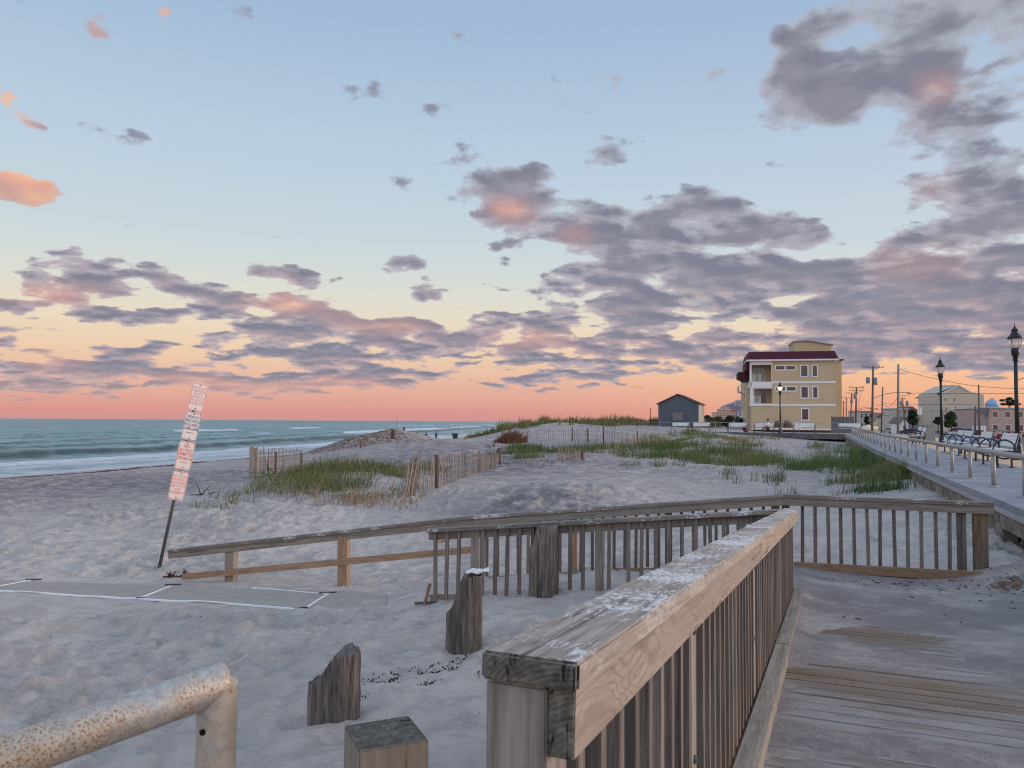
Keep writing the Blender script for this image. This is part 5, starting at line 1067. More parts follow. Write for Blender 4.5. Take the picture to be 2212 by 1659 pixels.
def house(name, label, px0, px1, pytop, d, z0=-2.4, roof='gable', col=None, rcol=None, dep=10, rz=0, wins=(2, 2), cat='house', group=None, ridge=.3):
    a = P(px0, 915, d); b_ = P(px1, 915, d); w = b_.x-a.x; top = P(px0, pytop, d).z; root = thing(name, label, cat, (a.x, a.y, z0), rz, group); h = top-z0; rh_ = h*ridge if roof != 'flat' else .25; eh_ = h-rh_
    mb = MB(); mb.box(0, w, 0, dep, 0, eh_); 
    if roof == 'front': mb.prism([(0, eh_), (w, eh_), (w/2, h)], .02, dep)
    mb.build('walls', col, root)
    mb = MB()
    if roof == 'gable': 
        T_ = Matrix.Rotation(R(90), 4, 'Z'); mb.prism([(-.5, eh_-.05), (dep/2, h), (dep+.5, eh_-.05)], -w-.3, .3, T_)
    elif roof == 'front': mb.prism([(-.4, eh_-.15), (w/2, h+.05), (w+.4, eh_-.15), (w+.4, eh_+.15), (w/2, h+.35), (-.4, eh_+.15)], -.4, dep+.3)
    else: mb.box(-.3, w+.3, -.3, dep+.3, eh_, h)
    mb.build('roof', rcol, root); nx, nz = wins
    for j in range(nz):
        for i in range(nx):
            ww = w/nx; x0 = ww*(i+.3); zc_ = eh_*(j+.35)/nz; window(root, x0, x0+ww*.4, zc_, zc_+eh_/nz*.42, 0, .1)
    return root
WHS = siding('white_siding', S(178, 168, 158), .3); BGS = siding('beige_siding', S(186, 176, 160), .3); GYS = siding('grey_siding', S(140, 138, 136), .3); PKS = plain('pink_stucco', S(172, 154, 146), .9, .15, 0, .05, .5)
GRF = plain('grey_roof', S(104, 100, 102), .8, .2, 0, .12, 1); BRF = plain('brown_roof', S(104, 74, 66), .8, .2, 0, .12, 1); WRF = plain('white_roof', S(196, 196, 200), .7)
hg = 'distant houses along the street'
house('distant_house', 'low roofed house farthest left beyond the utility poles', 1822, 1850, 907, 330, roof='gable', col=GYS, rcol=GRF, wins=(2, 1), group=hg)
house('distant_house', 'pale house with grey roof terrace between the utility poles', 1857, 1885, 888, 300, roof='flat', col=WHS, rcol=GRF, wins=(3, 2), group=hg)
house('distant_house', 'long two storey house with a shed dormer behind the boat', 1884, 1925, 891, 320, roof='gable', col=BGS, rcol=GRF, wins=(4, 2), group=hg)
house('distant_house', 'red roofed distant house left of the thick utility pole', 1922, 1942, 894, 290, roof='gable', col=BGS, rcol=BRF, wins=(2, 2), group=hg, ridge=.2)
house('distant_house', 'tall white narrow house beside the thick utility pole', 1936, 1962, 881, 260, roof='flat', col=WHS, rcol=WRF, wins=(2, 3), group=hg)
house('distant_house', 'brown roofed house left of the gabled apartment block', 1958, 1985, 877, 290, roof='gable', col=BGS, rcol=BRF, wins=(3, 3), group=hg, ridge=.22)
house('distant_house', 'white gable front shed beside the leaning utility pole', 1946, 1962, 903, 190, roof='front', col=WTR, rcol=GRF, wins=(1, 1), group=hg, dep=5)
house('motel', 'pink stucco two storey building with white flat roof at the right edge', 2136, 2300, 880, 180, roof='flat', col=PKS, rcol=WRF, wins=(6, 2), cat='motel', dep=14)
g_ = P(2134, 882, 178.5); t_ = thing('roof_canopy', 'dark sloping canopy on the left corner of the pink building', 'canopy', (g_.x-1.6, g_.y, g_.z)); mb = MB(); mb.hexa([(0, 0, -1.3), (1.9, 0, -1.3), (1.9, 3, -1.3), (0, 3, -1.3), (1.1, 0, .1), (1.9, 0, .1), (1.9, 3, .1), (1.1, 3, .1)]); mb.build('canopy_roof', GRF, t_)
# --- gabled apartment block
d = 245; u = d/F; a = P(2036, 932, d); gx = thing('gabled_apartments', 'four storey beige gable ended apartment block with corner balconies', 'building', (a.x, a.y, a.z), R(0))
ht = lambda py: (932-py)*u
X = lambda px: (px-2036)*u
mb = MB(); mb.add([(X(2036), 0, 0), (X(2092), 0, 0), (X(2092), 0, ht(842)), (X(2072), 0, ht(831)), (X(2036), 0, ht(849)), (X(2036), 14, 0), (X(2092), 14, 0), (X(2092), 14, ht(842)), (X(2072), 14, ht(831)), (X(2036), 14, ht(849))], [(0, 1, 2, 3, 4), (9, 8, 7, 6, 5), (0, 5, 6, 1), (1, 6, 7, 2), (2, 7, 8, 3), (3, 8, 9, 4), (4, 9, 5, 0)])
mb.box(X(2092), X(2131), 1, 14, 0, ht(852)); mb.add([(X(2092), 1, ht(852)), (X(2131), 1, ht(852)), (X(2092), 1, ht(843)), (X(2092), 14, ht(852)), (X(2131), 14, ht(852)), (X(2092), 14, ht(843))], [(0, 1, 2), (3, 5, 4), (0, 3, 4, 1), (1, 4, 5, 2), (2, 5, 3, 0)])
mb.build('gable_walls', BGS, gx)
# long front running away to the left
L0 = Vector((X(2036), 0, 0)); L1 = Vector(((1984-CX)/F*(d+45)-a.x, 45, 0)); dv = (L1-L0).normalized(); nv = Vector((-dv.y, dv.x, 0)); LL = (L1-L0).length
MF = Matrix((dv, -nv, UP)).transposed().to_4x4(); MF.translation = L0
He = ht(849); mb = MB(); fp = [(L0.x+.03, L0.y+.05), (L0.x+8, .05), (L1.x+10, L1.y), (L1.x, L1.y)]; mb.hexa([Vector((x, y, 0)) for x, y in fp]+[Vector((x, y, He)) for x, y in fp]); mb.build('front_wing', WHS, gx)
e0 = L0+nv*1.0; e1 = L1+nv*1.0; r0 = Vector((X(2072), .1, ht(831))); r1 = r0+dv*LL
mb = MB(); mb.hexa([Vector((e0.x, e0.y, He-.35)), Vector((e1.x, e1.y, He-.35)), r1-UP*.35, r0-UP*.35, Vector((e0.x, e0.y, He)), Vector((e1.x, e1.y, He)), r1, r0]); mb.build('roof', plain('dark_roof', S(74, 62, 66), .9, .1), gx)
mb = MB()
for pa, pb in (((2034, 850), (2072, 831)), ((2072, 831), (2094, 843))):
    A_, B_ = Vector((X(pa[0]), -.3, ht(pa[1]))), Vector((X(pb[0]), -.3, ht(pb[1]))); mb.hexa([A_-UP*.35, B_-UP*.35, B_-UP*.35+Vector((0, .5, 0)), A_-UP*.35+Vector((0, .5, 0)), A_, B_, B_+Vector((0, .5, 0)), A_+Vector((0, .5, 0))])
mb.build('gable_trim', WTR, gx)
for s0, s1, z_ in ((.22, .45, 2.6), (.5, .78, 2.0)): mb = MB(); mb.box(LL*s0, LL*s1, 3.2, 6, He+.6, He+z_, MF); mb.build('roof_dormer', GYS, gx)
for j in range(4):
    z_ = He*(j+.28)/4
    for i in range(4): x0 = LL*(.34+.17*i); window(gx, x0, x0+LL*.085, z_, z_+1.5, -.02, .12, M=MF)
    if j: 
        mb = MB(); mb.box(LL*.06, LL*.26, -1.2, 0, z_-.9, z_-.7, MF); mb.box(LL*.06, LL*.26, -1.2, -1.1, z_-.7, z_+.2, MF); mb.build('balcony', WTR, gx); mb = MB(); mb.box(LL*.07, LL*.25, -.03, .02, z_-.5, z_+1.5, MF); mb.build('balcony_opening', INT, gx)
for px, py in ((2043, 863), (2063, 863), (2045, 882), (2065, 882), (2064, 901)): window(gx, X(px-1.6), X(px+1.6), ht(py+4), ht(py-3), -.02, .1)
# water tower
g_ = P(2143, 877, 620); u = 620/F; t_ = thing('water_tower', 'round pale blue water tower dome behind the beige block', 'water tower', (g_.x, g_.y, -3)); zt_ = g_.z+3
mb = MB(); mb.lathe([(.5, zt_-4), (13.5*u, zt_-1), (13.5*u, zt_+1), (12*u, zt_+8*u), (8*u, zt_+12*u), (2*u, zt_+14*u)], n=20); mb.build('tank', plain('tank_blue', S(128, 156, 188), .5, .4, 0, .04, .1), t_, smooth=True)
mb = MB(); mb.lathe([(2.2, 0), (1.5, zt_-3.9)], n=12); [mb.tube([(-4*u+k*2.6*u, 0, zt_+14*u), (-4*u+k*2.6*u, 0, zt_+(16.5+k % 2)*u)], .25, 4) for k in range(4)]; mb.build('stem', GREY, t_)
# ---------------------------------------------------------------- ground of the town
ASP = plain('asphalt', S(92, 92, 96), .92, .15, 0, .1, .6)
mb = MB(); q0, q1 = BW(-12, 9.25), BW(300, 9.25); mb.add([(q0.x, q0.y, -2.4), (q1.x, q1.y, -2.4), (q1.x+700, q1.y, -2.4), (q0.x+400, q0.y, -2.4)], [(0, 1, 2, 3)]); mb.build('asphalt_road', ASP)['kind'] = 'structure'
mb = MB(); 
for k in range(14): y = 60+k*11; mb.box(q0.x+.39*(y+12)+16, q0.x+.39*(y+12)+16.25, y, y+5, -2.4, -2.394)
mb.build('painted_lines', WTR)['kind'] = 'structure'
# ---------------------------------------------------------------- poles, wires, street lights
POLM = wood('utility_pole_wood', S(70, 56, 50), S(98, 82, 72), S(122, 104, 92), grain=6); POLG = plain('grey_pole', S(128, 120, 116), .8, .2, 0, .1, 2); TRF = plain('transformer_grey', S(120, 122, 128), .6, .3, .3)
polg = 'utility poles along the street'
def upole(label, px, pytop, d, r=.14, px2=None, arms=(), trans=(), light=None, grey=False, name='utility_pole'):
    tp = P(px2 or px, pytop, d); b_ = P(px, 915, d); root = thing(name, label, 'utility pole', (b_.x, b_.y, -2.4), 0, polg); b0 = Vector((b_.x, b_.y, -2.4)); tp = Vector((tp.x, tp.y, tp.z)); o = MB(root.location); o.tube([b0, tp], [r*1.15, r*.85], 8); o.build('pole', POLG if grey else POLM, root, smooth=True)
    for dz_, L, sk in arms:
        m = MB(root.location); c = tp-UP*dz_; m.tube([c-Vector((L, sk, 0)), c+Vector((L, sk, 0))], .06, 4); [m.tube([c+Vector((L*f, sk*f, 0)), c+Vector((L*f, sk*f, .28))], .05, 5) for f in (-.95, -.6, .6, .95)]
        m.tube([c-UP*.7, c+Vector((L*.5, sk*.5, 0))], .03, 4); m.tube([c-UP*.7, c-Vector((L*.5, sk*.5, 0))], .03, 4); m.build('crossarm', POLM, root)
    for dx_, dz_, s_ in trans: m = MB(root.location); c = tp+Vector((dx_, -.1, -dz_)); m.lathe([(.26*s_, 0), (.28*s_, .1), (.28*s_, .85*s_), (.2*s_, .95*s_)], c, 10); m.build('transformer', TRF, root, smooth=True)
    if light:
        dz_, L, rise = light; m = MB(root.location); c = tp-UP*dz_; m.tube([c, c+Vector((L*.35, 0, rise*.7)), c+Vector((L*.7, 0, rise)), c+Vector((L, 0, rise*.95))], .05, 6); m.build('light_arm', POLG, root)
        m = MB(root.location); e_ = c+Vector((L, 0, rise*.95)); m.ball(e_+Vector((.3, 0, -.05)), .35, (1.2, .5, .35)); m.build('light_head', POLG, root, smooth=True)
    return tp
u = 115/F
T1 = upole('tall utility pole with crossarm, twin grey transformers and a street light arm', 1883, 791, 115, .16, 1886, ((.15, 1.75, .3),), ((-.85, 2.6, 1.0), (.25, 2.8, 1.15)), (9.0-4.2, 5.0, .9), grey=False)
T2 = upole('thick bare grey utility pole rising from behind the boardwalk railing', 1939, 787, 100, .16, 1940.5, grey=True)
T3 = upole('plain brown pole between the two tallest utility poles', 1903, 836, 150, .14, 1907)
T4 = upole('utility pole with double crossarms and a dark transformer box', 1847.5, 836, 150, .17, 1850, ((.1, 1.6, .2), (.75, 1.5, .2)), ((-.35, 2.3, 1.0),), (4.6, 3.6, .4))
T5 = upole('distant utility pole with one crossarm, second from the yellow building', 1836, 848, 190, .16, 1840, ((.15, 1.6, .3),), ((-.1, 2.6, 1.2),), (4.6, 4.2, .9))
T6 = upole('distant thin utility pole with a long crossarm', 1828, 858, 240, .17, 1828, ((.15, 2.2, .3),))
T7 = upole('farthest utility pole close to the yellow building corner', 1822, 866, 280, .17, 1822, ((.4, 1.6, .3),))
T8 = upole('leaning utility pole with a transformer left of the gabled block', 1957, 858, 180, .15, 1949, ((.4, .9, .1),), ((-.3, 2.0, 1.2), (1.1, 2.0, 1.2)))
T9 = upole('slim utility pole with a small lamp rising in front of the gabled block', 2115, 831, 130, .13, 2114, grey=False)
T10 = upole('short dark pole left of the slim pole in front of the gabled block', 2106, 878, 150, .17, 2107)
T11 = upole('thin pole beside the balconies of the gabled block', 2013, 872, 160, .09, 2013.5, grey=True)
def wire(label, pts, sag, r=.028, group='overhead wires across the sunset sky'):
    out_ = []
    for (a, b_), s_ in zip(zip(pts[:-1], pts[1:]), sag): out_ += [a.lerp(b_, t/12)-UP*s_*4*(t/12)*(1-t/12) for t in range(12)]
    out_.append(pts[-1]); mb = MB(); mb.tube(out_, r, 5); o = mb.build('power_cable', BLACK); tag(o, label, 'cable', group)
RR = lambda py, d: P(2330, py, d)
wire('thick top cable dropping from the bare grey pole to the right edge', [T2-UP*.6, RR(832, 96)], [1.3])
wire('second cable waving up from the grey pole then level across the gabled roof', [P(1940, 851.5, 100), P(1962, 854, 101), P(1990, 849.5, 103), RR(849, 104)], [.1, -.15, .05])
wire('third level cable running across the upper balconies of the gabled block', [P(1887, 870, 115), P(1900, 875, 130), P(1907, 872, 140), P(2114, 873, 130), RR(874, 120)], [.2, .1, .1, .1])
wire('slack cable linking the grey pole to the brown pole', [P(1939, 857, 100), P(1908, 872, 148)], [.9])
wire('low cable crossing the windows of the gabled block', [P(1908, 884, 150), P(2107, 881, 150), RR(880, 130)], [.5, .1])
wire('low cable between the distant poles near the yellow building', [P(1822, 880, 280), P(1850, 884, 150), P(1886, 889, 115), P(1940, 893, 100)], [.5, .5, .4])
wire('crossarm cable from the double armed pole to the tall transformer pole', [T4+Vector((1.3, 0, .2)), P(1853, 872, 148), P(1884, 881, 118)], [.1, 1.4])
# ---------------------------------------------------------------- trees and bushes
LEAF = plain('leaf_green', S(60, 74, 48), .8, .2, 0, .4, .8); LEAFD = plain('leaf_dark', S(44, 56, 42), .8, .2, 0, .4, .8); BARK = plain('bark', S(80, 66, 58), .9)
def tree(name, label, px, py0, py1, wpx, d, mat, n=900, leaf=.22, cat='tree', shape='round', z0=-2.4, group=None):
    u = d/F; g_ = P(px, 915, d); root = thing(name, label, cat, (g_.x, g_.y, z0), 0, group); top = P(px, py0, d).z-z0; bot = max(.3, P(px, py1, d).z-z0); rx = wpx*u/2
    mb = MB(); mb.tube([(0, 0, -.3), (.05, 0, bot), (0, .1, top*.7)], [.22*rx/2+.05, .16*rx/2+.04, .04], 7)
    lumps = []
    for k in range(16 if n > 300 else 8):
        a = random.random()*6.28; f = random.random()**.6; zf = random.random()
        rr = rx*f*(math.sin(math.pi*(.18+.74*zf)) if shape == 'round' else (1-.25*zf)); c = Vector((rr*math.cos(a)*.85, rr*math.sin(a)*.6, bot+(top-bot)*(.12+.80*zf))); lumps.append((c, rx*random.uniform(.24, .46)*(.5 if shape == 'flat' else 1)))
        mb.tube([(0, 0, bot+(c.z-bot)*.3), c], [.06*rx/3+.02, .02], 5)
    mb.build('trunk', BARK, root)
    V = []; Fc = []
    for i in range(n):
        c, r = random.choice(lumps); v = Vector((random.gauss(0, 1), random.gauss(0, 1), random.gauss(0, 1))).normalized()*r*random.uniform(.55, 1.1); v.z *= (.35 if shape == 'flat' else .8); p = c+v
        a = Vector((random.gauss(0, 1), random.gauss(0, 1), random.gauss(0, 1))).normalized()*leaf*random.uniform(.6, 1.4); b_ = a.orthogonal().normalized()*leaf*.7; k = len(V)
        V += [p-a, p+b_, p+a, p-b_]; Fc.append((k, k+1, k+2, k+3))
    m = MB(); m.V = [tuple(v) for v in V]; m.Fc = Fc; m.Mi = [0]*len(Fc); m.build('crown', mat, root)
tree('street_tree', 'dense dark evergreen tree left of the gabled apartment block', 1971, 884, 922, 24, 170, LEAFD, 1500, .25)
tree('street_tree', 'low rounded tree left of the middle street lamp', 2026, 900, 922, 20, 168, LEAFD, 1000, .22)
tree('street_tree', 'larger green tree right of the middle street lamp', 2055, 888, 925, 32, 165, LEAF, 1800, .25)
tree('pine_tree', 'flat topped pine silhouetted above the pink building', 2181, 858, 878, 46, 230, LEAFD, 1800, .35, 'pine', 'flat')
tree('street_tree', 'small dark bush between the house and the boat trailer', 1873, 898, 920, 16, 200, LEAFD, 500, .3)
for i, (px, py0, w, d, z, lab) in enumerate(((1530, 895, 22, 150, -1.3, 'leftmost dune bush below the distant hotel'), (1552, 902, 30, 140, -1.2, 'low wide dune bush under the hotel'), (1578, 900, 30, 135, -1.2, 'dune bush beneath the faint tower'),
                                    (1600, 898, 26, 125, -1.2, 'dark dune bush beside the yellow building balconies'), (1537, 908, 30, 120, -1.1, 'front dune bush just right of the shed'), (1570, 909, 34, 115, -1.0, 'front dune bush between shed and yellow building'), (1605, 903, 22, 108, -1.0, 'front dune bush touching the yellow building'))):
    tree('dune_bush', lab, px, py0, 919, w, d, LEAF if i % 2 else LEAFD, 1100, .13*d/100, 'bush', z0=z, group='bushes between shed and yellow building')
# ---------------------------------------------------------------- cars and boat
TYR = plain('tyre', S(24, 24, 26), .8); CHR = plain('wheel_rim', S(150, 152, 156), .35, .5, .7); HDL = plain('headlight', S(230, 228, 220), .2, .5); TLT = plain('tail_light', S(150, 24, 24), .3, .5)
def paint(name, col): return plain(name, col, .3, .5, .1, .04, 2)
def car(label, px, py, d, mat, rz, suv=False, group='parked cars behind the boardwalk'):
    g_ = P(px, py, d); root = thing('parked_car', label, 'car', (g_.x, g_.y, -2.4), rz, group); h = 1.72 if suv else 1.42; L = 2.3
    prof = [(-L, .35), (-L, .78), (-L*.93, .92), (-L*.62, .98), (L*.55, .98), (L*.95, .86), (L, .7), (L, .35)]
    mb = MB(); mb.prism(prof, -.86, .86); mb.build('body', mat, root, bevel=.06)
    cab = [(-L*(.88 if suv else .72), .97), (-L*(.78 if suv else .48), h-.05), (L*.05, h-.03), (L*.48, .97)]
    mb = MB(); mb.prism([(x, z) for x, z in cab], -.78, .78); mb.build('windows', GLS, root, bevel=.04)
    mb = MB(); mb.prism([(-L*(.80 if suv else .5), h-.09), (-L*(.76 if suv else .44), h), (L*.02, h), (L*.10, h-.09)], -.74, .74); [mb.box(x-.05, x+.05, -.80, .80, .95, h-.06) for x in (-L*.25,)]; mb.build('roof', mat, root, bevel=.03)
    for x in (-L*.62, L*.62):
        for s_ in (-1, 1):
            mb = MB(); mb.tube([(x, s_*.68, .33), (x, s_*.89, .33)], .33, 16); o = mb.build('wheel', TYR, root); mb = MB(); mb.tube([(x, s_*.885, .33), (x, s_*.90, .33)], .2, 12); mb.build('rim', CHR, o)
    for s_ in (-1, 1):
        mb = MB(); mb.box(L-.06, L+.01, s_*.62-.16, s_*.62+.16, .62, .78); mb.build('headlight', HDL, root); mb = MB(); mb.box(-L-.01, -L+.06, s_*.66-.14, s_*.66+.14, .68, .86); mb.build('tail_light', TLT, root)
    return root
car('red parked car seen between the last two bench backs', 2176, 940, 128, paint('red_paint', S(128, 24, 34)), R(172))
car('black parked sedan right of the slim utility pole foot', 2105, 932, 150, paint('black_paint', S(30, 32, 38)), R(165))
car('white parked wagon just right of the middle street lamp', 2076, 930, 155, paint('white_paint', S(200, 202, 206)), R(150), True)
car('silver parked car behind the middle street lamp', 2058, 929, 175, paint('silver_paint', S(150, 154, 160)), R(160), True)
car('dark parked car left of the leaning pole', 1962, 930, 170, paint('dark_paint', S(44, 48, 56)), R(110))
car('white parked car beside the leaning pole foot', 1948, 927, 195, paint('white_paint', S(200, 202, 206)), R(100), True)
car('pale parked car right of the plain brown pole', 1922, 926, 205, paint('silver_paint', S(150, 154, 160)), R(95))
car('dark blue parked car right behind the grey screen fence', 1846, 928, 105, paint('blue_paint', S(34, 42, 66)), R(185))
g_ = P(1872, 924, 140); bt_ = thing('motor_boat', 'cream covered motor boat on a trailer behind the boardwalk corner', 'boat', (g_.x, g_.y, -2.4), R(12))
def hull_sec(x, w, z0, z1): return [(x, -w, z1), (x, -w*.85, z0+.25), (x, 0, z0), (x, w*.85, z0+.25), (x, w, z1)]
secs = [hull_sec(x, w, z0, z1) for x, w, z0, z1 in ((-2.0, .95, .75, 1.45), (-.8, 1.05, .72, 1.5), (.6, 1.0, .75, 1.6), (1.6, .65, .9, 1.75), (2.3, .08, 1.3, 1.9))]
mb = MB(); vs = [v for s_ in secs for v in s_]; fs = [(i*5+k, i*5+k+1, (i+1)*5+k+1, (i+1)*5+k) for i in range(4) for k in range(4)]+[(4, 3, 2, 1, 0), (20, 21, 22, 23, 24)]; mb.add(vs, fs); mb.build('hull', plain('hull_cream', S(176, 166, 132), .5), bt_, smooth=True)
mb = MB(); vs = []; 
for (x, w, z0, z1), hh in zip(((-2.05, .98, 0, 1.46), (-.8, 1.08, 0, 1.51), (.3, 1.05, 0, 1.58), (1.6, .68, 0, 1.76), (2.35, .1, 0, 1.91)), (.2, .55, .75, .3, .02)): vs += [(x, -w, z1-.12), (x, -w*.6, z1+hh*.8), (x, 0, z1+hh), (x, w*.6, z1+hh*.8), (x, w, z1-.12)]
mb.add(vs, [(i*5+k, i*5+k+1, (i+1)*5+k+1, (i+1)*5+k) for i in range(4) for k in range(4)]+[(4, 3, 2, 1, 0), (20, 21, 22, 23, 24)]); mb.build('cover', plain('boat_cover', S(190, 182, 156), .8), bt_, smooth=True)
mb = MB(); mb.box(-1.6, 2.6, -.5, -.42, .45, .55); mb.box(-1.6, 2.6, .42, .5, .45, .55); [mb.box(x, x+.08, -.8, .8, .4, .7) for x in (-1.4, .2, 1.4)]; [mb.tube([(-.6, s_*.75, .3), (-.6, s_*.95, .3)], .3, 12) for s_ in (-1, 1)]; mb.build('trailer', BLACK, bt_)
# white street banners, small signs
for px, lab in ((1984.5, 'left white vertical sign panel before the gabled block'), (1990, 'right white vertical sign panel before the gabled block')):
    g_ = P(px, 915, 150); t_ = thing('street_sign', lab, 'sign', (g_.x, g_.y, -2.4), 0, 'paired white sign panels'); zt_ = P(px, 880, 150).z+2.4; zb_ = P(px, 896, 150).z+2.4
    mb = MB(); mb.tube([(0, .05, 0), (0, .05, zt_)], .05, 6); mb.build('post', POLG, t_); mb = MB(); mb.box(-.21, .21, -.03, .0, zb_, zt_); mb.build('panel', WTR, t_)
for px0, px1, lab in ((2108, 2117, 'white utility enclosure left of the pink building'), (2118, 2130, 'second white utility enclosure left of the pink building')):
    g_ = P(px0, 915, 150); u = 150/F; t_ = thing('utility_cabinet', lab, 'cabinet', (g_.x, g_.y, -2.4), 0, 'white enclosures by the pink building'); w = (px1-px0)*u
    mb = MB(); mb.box(0, w, 0, 1.2, 0, 2.3); mb.build('body', WTR, t_); mb = MB(); mb.box(-.05, w+.05, -.05, 1.25, 2.3, 2.4); mb.box(w*.45, w*.5, -.02, -.001, .1, 2.2); mb.build('lid', GREY, t_)
# ---------------------------------------------------------------- people and small things
def skin_body(name, bones, mat, parent):
    """bones: list of chains [(point, radius), ...], joined at the first point of each chain that matches an earlier point"""
    vs = []; es = []; rs = []
    def idx(p, r):
        for i, q in enumerate(vs):
            if (Vector(q)-Vector(p)).length < 1e-4: return i
        vs.append(p); rs.append(r); return len(vs)-1
    for ch in bones:
        pr_ = None
        for p, r in ch:
            i = idx(p, r)
            if pr_ is not None and pr_ != i: es.append((pr_, i))
            pr_ = i
    me = bpy.data.meshes.new(name); me.from_pydata(vs, es, []); o = bpy.data.objects.new(name, me); COL.objects.link(o)
    md = o.modifiers.new('s', 'SKIN'); 
    for i, r in enumerate(rs): me.skin_vertices[0].data[i].radius = (r, r); me.skin_vertices[0].data[i].use_root = (i == 0)
    ms = o.modifiers.new('d', 'SUBSURF'); ms.levels = 1; dg = bpy.context.evaluated_depsgraph_get(); dg.update()
    m2 = bpy.data.meshes.new_from_object(o.evaluated_get(dg)); bpy.data.objects.remove(o); m2.materials.clear(); m2.materials.append(mat); m2.name = name
    m2.polygons.foreach_set('use_smooth', [True]*len(m2.polygons)); o = bpy.data.objects.new(name, m2); link(o, parent); return o
SKIN = plain('skin', S(158, 112, 92), .6, .3, 0, .04); HAIR = plain('dark_hair', S(36, 28, 26), .7); 
def person(label, loc, rz, top, bottom, pose='stand', hair_long=False, bare=False, hat=None, s=1.0):
    root = thing('person', label, 'person', loc, rz); root.scale = (s,)*3
    hip = .92; 
    if pose == 'sit': hip = .50
    hp_ = (0, 0, hip); ch = (0, .02, hip+.42); nk = (0, .02, hip+.56)
    B = [[(hp_, .13), ((0, 0, hip+.18), .12), (ch, .14), (nk, .055), ((0, -.01, hip+.63), .06), ((0, -.02, hip+.70), .095), ((0, -.01, hip+.79), .085)]]; cl = [[(hp_, .155), ((0, 0, hip+.18), .145), (ch, .165), ((0, .02, hip+.52), .075)]]; lg_ = []
    for s_ in (-1, 1):
        if pose == 'sit': kn = (s_*.12, -.42, hip+.0); ft = (s_*.12, -.42, .08); toe = (s_*.13, -.58, .05)
        else: kn = (s_*.11, -.02, .50); ft = (s_*.12, .02, .08); toe = (s_*.13, -.12, .05)
        hj = (s_*.10, 0, hip-.04); B.append([(hp_, .13), (hj, .10), (kn, .065), (ft, .045), (toe, .035)]); lg_.append([(hp_, .15), (hj, .115), (kn, .085), ((ft[0], ft[1], .14), .065)])
        sj = (s_*.19, .02, hip+.46)
        if bare: el_, wr_, hn = (s_*.27, -.06, hip+.22), (s_*.16, -.26, hip+.30), (s_*.14, -.32, hip+.36)
        elif pose == 'sit': el_, wr_, hn = (s_*.27, -.05, hip+.22), (s_*.17, -.26, hip+.10), (s_*.14, -.34, hip+.08)
        else: el_, wr_, hn = (s_*.28, .03, hip+.20), (s_*.22, -.10, hip+.04), (s_*.17, -.15, hip+.02)
        B.append([(ch, .14), (sj, .06), (el_, .045), (wr_, .032), (hn, .038)]); cl.append([(ch, .165), (sj, .08), (el_, .066), (wr_, .05)])
        for q in range(4): B.append([(hn, .038), ((hn[0]+(q-1.5)*.018, hn[1]-.05, hn[2]-.03), .010), ((hn[0]+(q-1.5)*.02, hn[1]-.075, hn[2]-.055), .008)])
    skin_body('body', B, SKIN, root)
    if not bare: skin_body('shirt' if pose == 'sit' else 'jacket', cl, top, root)
    skin_body('trousers', lg_, bottom, root)
    mb = MB(); mb.ball((0, .015, hip+.765), .108, (1, 1.05, 1)); 
    if hair_long: mb.ball((0, .05, hip+.62), .10, (1, .7, 1.5))
    mb.build('hair', HAIR if not hat else hat, root, smooth=True); mb = MB(); mb.ball((0, -.115, hip+.715), .018); mb.ball((-.035, -.098, hip+.75), .012); mb.ball((.035, -.098, hip+.75), .012); mb.build('face_details', plain('face_dark', S(110, 70, 60), .7), root)
    return root
g_ = P(942, 949.5, 141); person('person in a pale blue jacket standing on the beach by the sea', (g_.x, g_.y, g_.z-.10), R(160), plain('cloth_blue', S(88, 132, 160), .8), plain('cloth_navy', S(44, 50, 70), .8), s=1.02)
g_ = P(920, 950, 141); person('person in a dark red jacket with long dark hair standing on the beach', (g_.x, g_.y, g_.z-.25), R(20), plain('cloth_red', S(120, 40, 48), .8), plain('cloth_grey', S(90, 92, 104), .8), hair_long=True, s=.93)
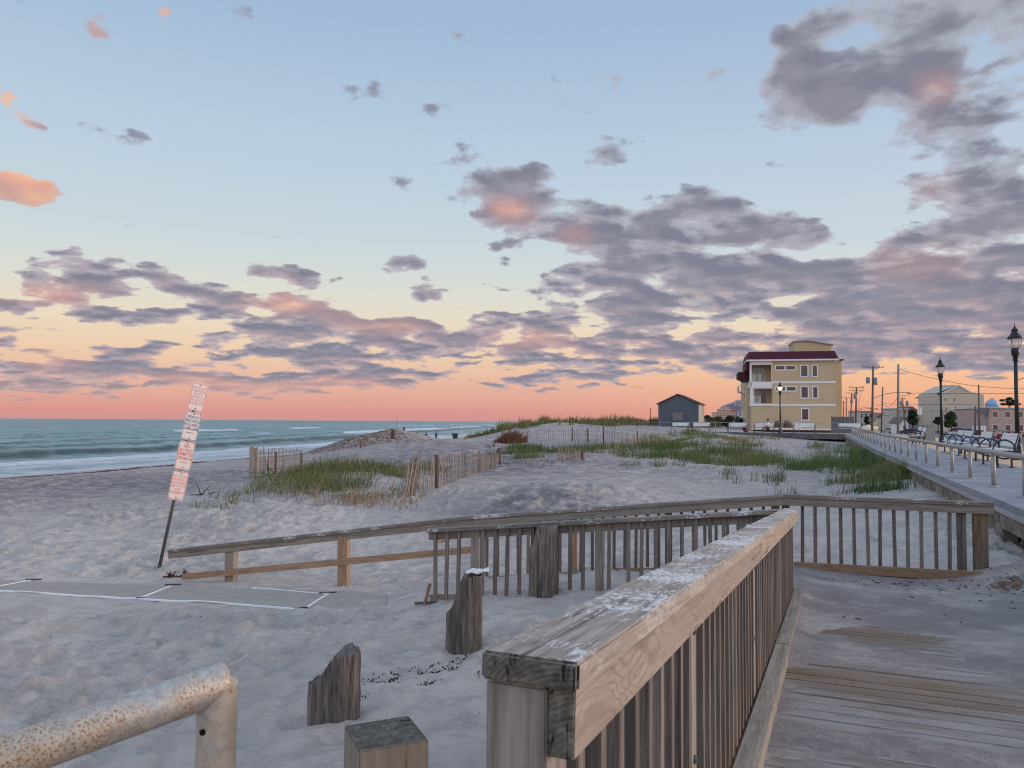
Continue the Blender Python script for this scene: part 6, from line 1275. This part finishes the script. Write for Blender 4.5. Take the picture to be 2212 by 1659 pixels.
g_ = P(788, 955, 92); person('bare chested person half hidden behind the wrack mound', (g_.x, g_.y, g_.z-1.0), R(-60), None, plain('cloth_dark', S(50, 48, 56), .8), bare=True, s=.95)
p = FW(8.2, 1.15); person('seated person in a white shirt on the boardwalk bench', (p.x-.3, p.y, p.z-.02), math.atan2(.8, -.6)+R(110), plain('cloth_white', S(206, 204, 206), .8), MATS['cloth_dark'], pose='sit')
p = FW(11.2, 1.3); t_ = thing('backpack', 'dark red bag resting against the end of a boardwalk bench', 'bag', p); mb = MB(); mb.ball((0, 0, .3), .3, (1, .6, 1)); mb.box(-.2, .2, -.24, -.16, .05, .3); mb.build('bag_body', plain('bag_red', S(116, 24, 34), .7), t_, smooth=True); mb = MB(); mb.tube([(-.14, .15, .1), (-.16, .26, .3), (-.1, .15, .55)], .025, 6); mb.build('strap', BLACK, t_)
g_ = G(983, 124, 0); g_ = P(983, 947, 118); t_ = thing('litter_bin', 'dark wheeled bin with an open lid tipped on the beach', 'bin', g_-UP*.05, R(20)); DB = plain('bin_dark', S(40, 52, 52), .6)
mb = MB(); mb.hexa([(-.28, -.28, 0), (.28, -.28, 0), (.28, .28, 0), (-.28, .28, 0), (-.38, -.36, .75), (.38, -.36, .75), (.38, .36, .75), (-.38, .36, .75)]); mb.build('body', DB, t_); mb = MB(); mb.box(-.55, .42, -.40, .40, .75, .82); mb.build('lid', DB, t_)
for px, py, d, h, r_, lab, nm, mt_ in ((997, 948, 116, 3.0, .025, 'slim white pole right of the dark bin', 'thin_pole', WTR), (857, 940, 83, 2.6, .02, 'thin fishing rod standing up from the wrack mound', 'fishing_rod', BLACK)):
    g_ = P(px, py, d); t_ = thing(nm, lab, 'pole' if nm == 'thin_pole' else 'fishing rod', g_-UP*.3); mb = MB(t_.location); mb.tube([g_-UP*.5, g_+UP*h*.6, g_+UP*h], [r_*1.3, r_, r_*.5], 6); mb.build('shaft', mt_, t_)
    if nm == 'fishing_rod': mb = MB(t_.location); mb.tube([g_+Vector((0, -.03, .5)), g_+Vector((0, .03, .5))], .07, 8); mb.build('reel', BLACK, t_)
